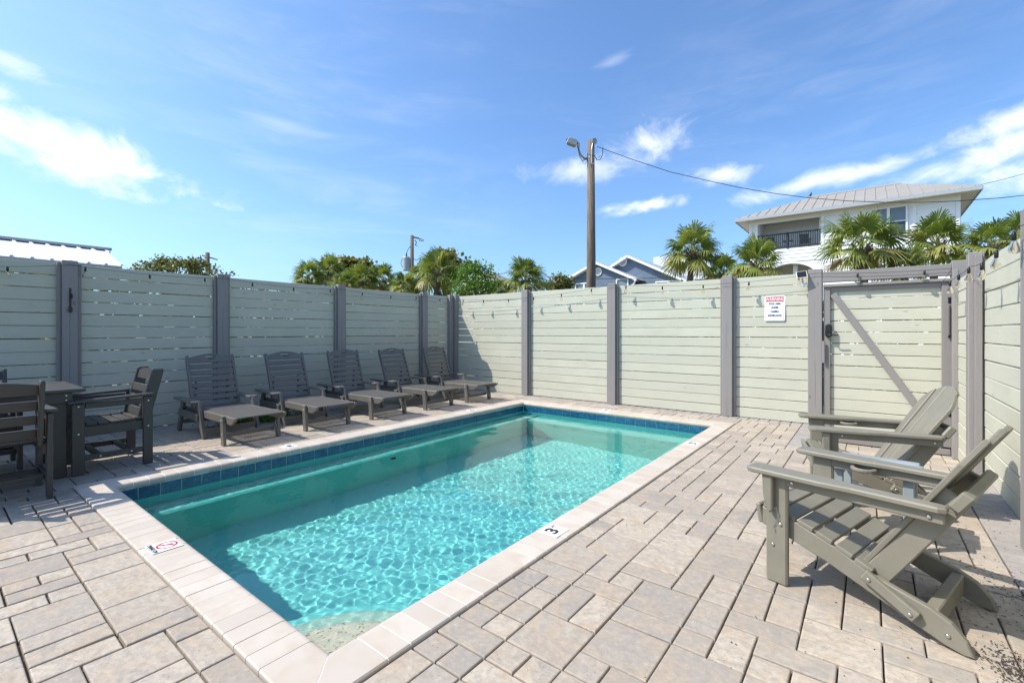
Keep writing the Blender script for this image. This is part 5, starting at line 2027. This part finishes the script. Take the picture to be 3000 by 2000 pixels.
def gable(xa, xl, xr, zp, zl, zr, y, depth, vent_r, vent):
    m = MB()
    P = [(xl, -0.22), (xr, -0.22), (xr, zr), (xa, zp), (xl, zl)]
    V = [(x - BO[0], y - BO[1], z - BO[2]) for x, z in P] + [(x - BO[0], y + 0.3 - BO[1], z - BO[2]) for x, z in P]
    m.add(V, [[0, 1, 2, 3, 4], [9, 8, 7, 6, 5]] + [[i, 5 + i, 5 + (i + 1) % 5, (i + 1) % 5] for i in range(5)])
    m.build("gable_wall", M_BLUE, bh)
    o = 0.35
    for (x0_, z0_), (x1_, z1_), nm in (((xl, zl), (xa, zp), "l"), ((xa, zp), (xr, zr), "r")):
        sl = (z1_ - z0_) / (x1_ - x0_)
        if nm == "l":
            a, c = Vector((x0_ - o, y, z0_ - o * sl)), Vector((x1_, y, z1_))
        else:
            a, c = Vector((x0_, y, z0_)), Vector((x1_ + o, y, z1_ + o * sl))
        off = Vector((0, -0.40, 0.10))
        B_ = Vector(BO)
        MB().beam(a + off - B_, c + off - B_, 0.17, 0.05, (0, 0, 1), 0.006).build("rake_board", M_WTRIM, bh)
        quad("roof", [a + off + Vector((0, 0, .08)), c + off + Vector((0, 0, .08)), c + Vector((0, depth, .18)), a + Vector((0, depth, .18))], M_ROOFGREY, bh, BO, 0.06)
        quad("soffit", [a + off + Vector((0, 0, -.06)), c + off + Vector((0, 0, -.06)), c + Vector((0, 0.05, .02)), a + Vector((0, 0.05, .02))], M_WTRIM, bh, BO, 0.02)
    v = MB().lathe([(vent_r, 0), (vent_r, 0.06), (vent_r * 0.78, 0.07), (vent_r * 0.78, 0.03)], 24, Matrix.Translation((vent[0] - BO[0], y - 0.005 - BO[1], vent[1] - BO[2])) @ Matrix.Rotation(rad(90), 4, 'X'))
    vo = v.build("round_vent", M_WTRIM, bh)
    for k in range(5):
        z = vent[1] - vent_r * 0.6 + vent_r * 1.2 * k / 4
        w = vent_r * 0.7 * math.sqrt(max(0.1, 1 - ((z - vent[1]) / (vent_r * 0.8)) ** 2))
        wbox("slat", vent[0] - w, vent[0] + w, y - 0.09, y - 0.05, z - 0.03, z + 0.01, M_GALV, vo, BO, 0.004)


gable(-14.44, -18.6, -10.0, 6.86, 4.75, 4.62, 33.2, 9, 0.34, (-14.95, 6.62))
gable(-16.50, -19.25, -13.55, 6.42, 5.22, 5.05, 32.0, 6, 0.32, (-16.43, 5.86))
window(bh, BO, -18.35, -16.95, 3.4, 5.00, 31.99, 1, True)
window(bh, BO, -14.85, -14.05, 3.4, 5.12, 31.99, 0, True)
window(bh, BO, -12.3, -10.6, 3.4, 4.85, 33.19, 1, True)
MB().tube([Vector((-13.3, 31.6, 4.95)) - Vector(BO), Vector((-13.4, 31.7, 4.75)) - Vector(BO), Vector((-13.75, 31.9, 4.6)) - Vector(BO), Vector((-13.8, 31.92, 0)) - Vector(BO)], 0.055, 8).build("downspout", M_WTRIM, bh)
quad("roof", [(-15.5, 40.5, 5.0), (-9.6, 40.5, 5.0), (-11.6, 43.5, 8.0), (-16.3, 43.5, 8.0)], M_ROOFGREY, bh, BO, 0.08)
r_ = metal_roof(bh, BO, [(-15.0, 39.5, 5.6), (-9.4, 39.5, 5.6), (-12.3, 42.3, 8.25), (-16.0, 42.3, 8.25)], M_ROOFGREY, 'x', 0.55)

# --- shed with a white metal roof beyond the left fence
a0, a1 = at_x(2, 744, -11.0), at_x(358, 780, -11.0)
r0, r1 = at_x(0, 699, -13.6), at_x(315, 734, -13.6)
SO = (-12.3, 1.0, -0.22)
sh = thing("shed", "outbuilding with a white ribbed metal roof beyond the left fence", "shed", SO)
e0 = Vector((-11.0, -6.0, a1.z))
e1 = Vector((-11.0, a1.y, a1.z))
p1 = Vector((-13.6, r1.y + 0.0, r1.z))
p0 = Vector((-13.6, -6.0, r1.z))
metal_roof(sh, SO, [tuple(e0), tuple(e1), tuple(p1), tuple(p0)], M_ROOFWHITE, 'y', 0.235, rib_h=0.03, rib_w=0.045)
wbox("ridge_cap", -13.68, -13.45, -6.0, r1.y + 0.05, r1.z - 0.01, r1.z + 0.05, M_GREYPAINT, sh, SO, 0.01)
quad("roof", [(-16.2, a1.y, a1.z), (-16.2, -6.0, a1.z), tuple(p0), tuple(p1)], M_ROOFWHITE, sh, SO, 0.05)
wbox("wall", -11.5, -11.35, -6, a1.y - 0.35, -0.2, a1.z - 0.06, M_BLUE, sh, SO)
wbox("gable_wall", -16.0, -11.36, a1.y - 0.5, a1.y - 0.36, -0.2, a1.z - 0.05, M_BLUE, sh, SO)
wbox("eave_trim", -11.03, -10.98, -6.0, a1.y, a1.z - 0.10, a1.z - 0.035, M_POLE, sh, SO, 0.004)

# --- far tan roof over the bush
q = at_d(1430, 808, 45)
t = thing("distant_house", "low tan hip roof peeking over the bright green bush", "house", (q.x, q.y, -0.22))
hq = q.z + 0.22
MB().add([(-2.6, -2.2, hq - 0.9), (2.6, -2.2, hq - 0.9), (2.6, 2.2, hq - 0.9), (-2.6, 2.2, hq - 0.9), (-0.6, 0, hq + 0.35), (0.6, 0, hq + 0.35)],
         [[0, 1, 5, 4], [1, 2, 5], [2, 3, 4, 5], [3, 0, 4]]).build("roof", M_ROOFTAN, t)
MB().cbox((0, 0, (hq - 0.9) / 2), (4.4, 3.6, hq - 0.9), 0.02).build("wall", M_SOFFIT, t)

# ------------------------------------------------------------------ small things on the deck
# tangle of wire and weeds behind the first loungers
wt = thing("weed_clump", "straggly green weed clump growing through paving behind the first two loungers", "weeds", (-6.72, 2.98, 0))
m = MB()
r = random.Random(9)
for k in range(420):
    p = Vector((r.gauss(0, 0.10), r.gauss(0, 0.24), 0))
    d = Vector((r.gauss(0, 0.5), r.gauss(0, 0.5), 1)).normalized()
    L_ = r.uniform(0.06, 0.24)
    s_ = d.cross(Vector((r.uniform(-1, 1), r.uniform(-1, 1), 0.1))).normalized() * 0.006
    q = p + d * L_ * 0.6 + Vector((0, 0, -0.01))
    e_ = p + d * L_ + Vector((d.x, d.y, -0.5)) * L_ * 0.35
    m.add([p - s_, p + s_, q + s_, q - s_, e_], [[0, 1, 2, 3], [3, 2, 4]], None, r.uniform(0.01, 0.6))
m.build("blades", M_LEAF_B, wt, kind="stuff")
wc = thing("wire_tangle", "loose tangle of thin black wire lying behind the first lounger's legs", "wire", (-6.75, 2.55, 0))
m = MB()
for k in range(9):
    c_ = Vector((r.gauss(0, 0.08), r.gauss(0, 0.22), 0.08))
    pts = []
    a0_, rr = r.uniform(0, 6.28), r.uniform(0.05, 0.13)
    for i in range(11):
        a = a0_ + i * 0.55
        pts.append(c_ + Vector((rr * math.cos(a) * 0.7, rr * math.sin(a) * 1.3, max(-0.07, 0.08 * math.sin(a * 1.3 + k)))))
    m.tube(pts, 0.0022, 4)
m.build("strands", M_WIRE, wc)

# dark seed husks scattered on the paving by the right fence
m = MB()
r = random.Random(4)
spots = [((0.42, 2.50), 0.07, 420), ((0.50, 2.38), 0.10, 420), ((0.56, 3.1), 0.22, 330), ((0.35, 3.2), 0.35, 180), ((0.0, 2.5), 0.5, 50), ((0.5, 4.6), 0.4, 160), ((-0.9, 3.0), 1.0, 30)]
for (cx, cy), sd, n in spots:
    for k in range(n):
        x, y = r.gauss(cx, sd * 0.6), r.gauss(cy, sd)
        if x > WX - 0.02 or x < XRO + 0.05 or y > LY0:
            continue
        a, s_ = r.uniform(0, 6.28), r.uniform(0.0018, 0.0042)
        c_, q = math.cos(a), math.sin(a)
        z = 0.0015
        m.add([(x - c_ * s_ * 1.6, y - q * s_ * 1.6, z), (x + q * s_ * .7, y - c_ * s_ * .7, z), (x + c_ * s_ * 1.6, y + q * s_ * 1.6, z), (x - q * s_ * .7, y + c_ * s_ * .7, z), (x, y, z + s_ * 0.8)],
              [[0, 1, 4], [1, 2, 4], [2, 3, 4], [3, 0, 4]])
m.build("seed_husks", simple("dark_husk", (0.035, 0.028, 0.022), 0.8), None, label="tiny dark seed husks scattered over the paving beside the right fence", cat="debris", kind="stuff")
bpy.context.view_layer.update()
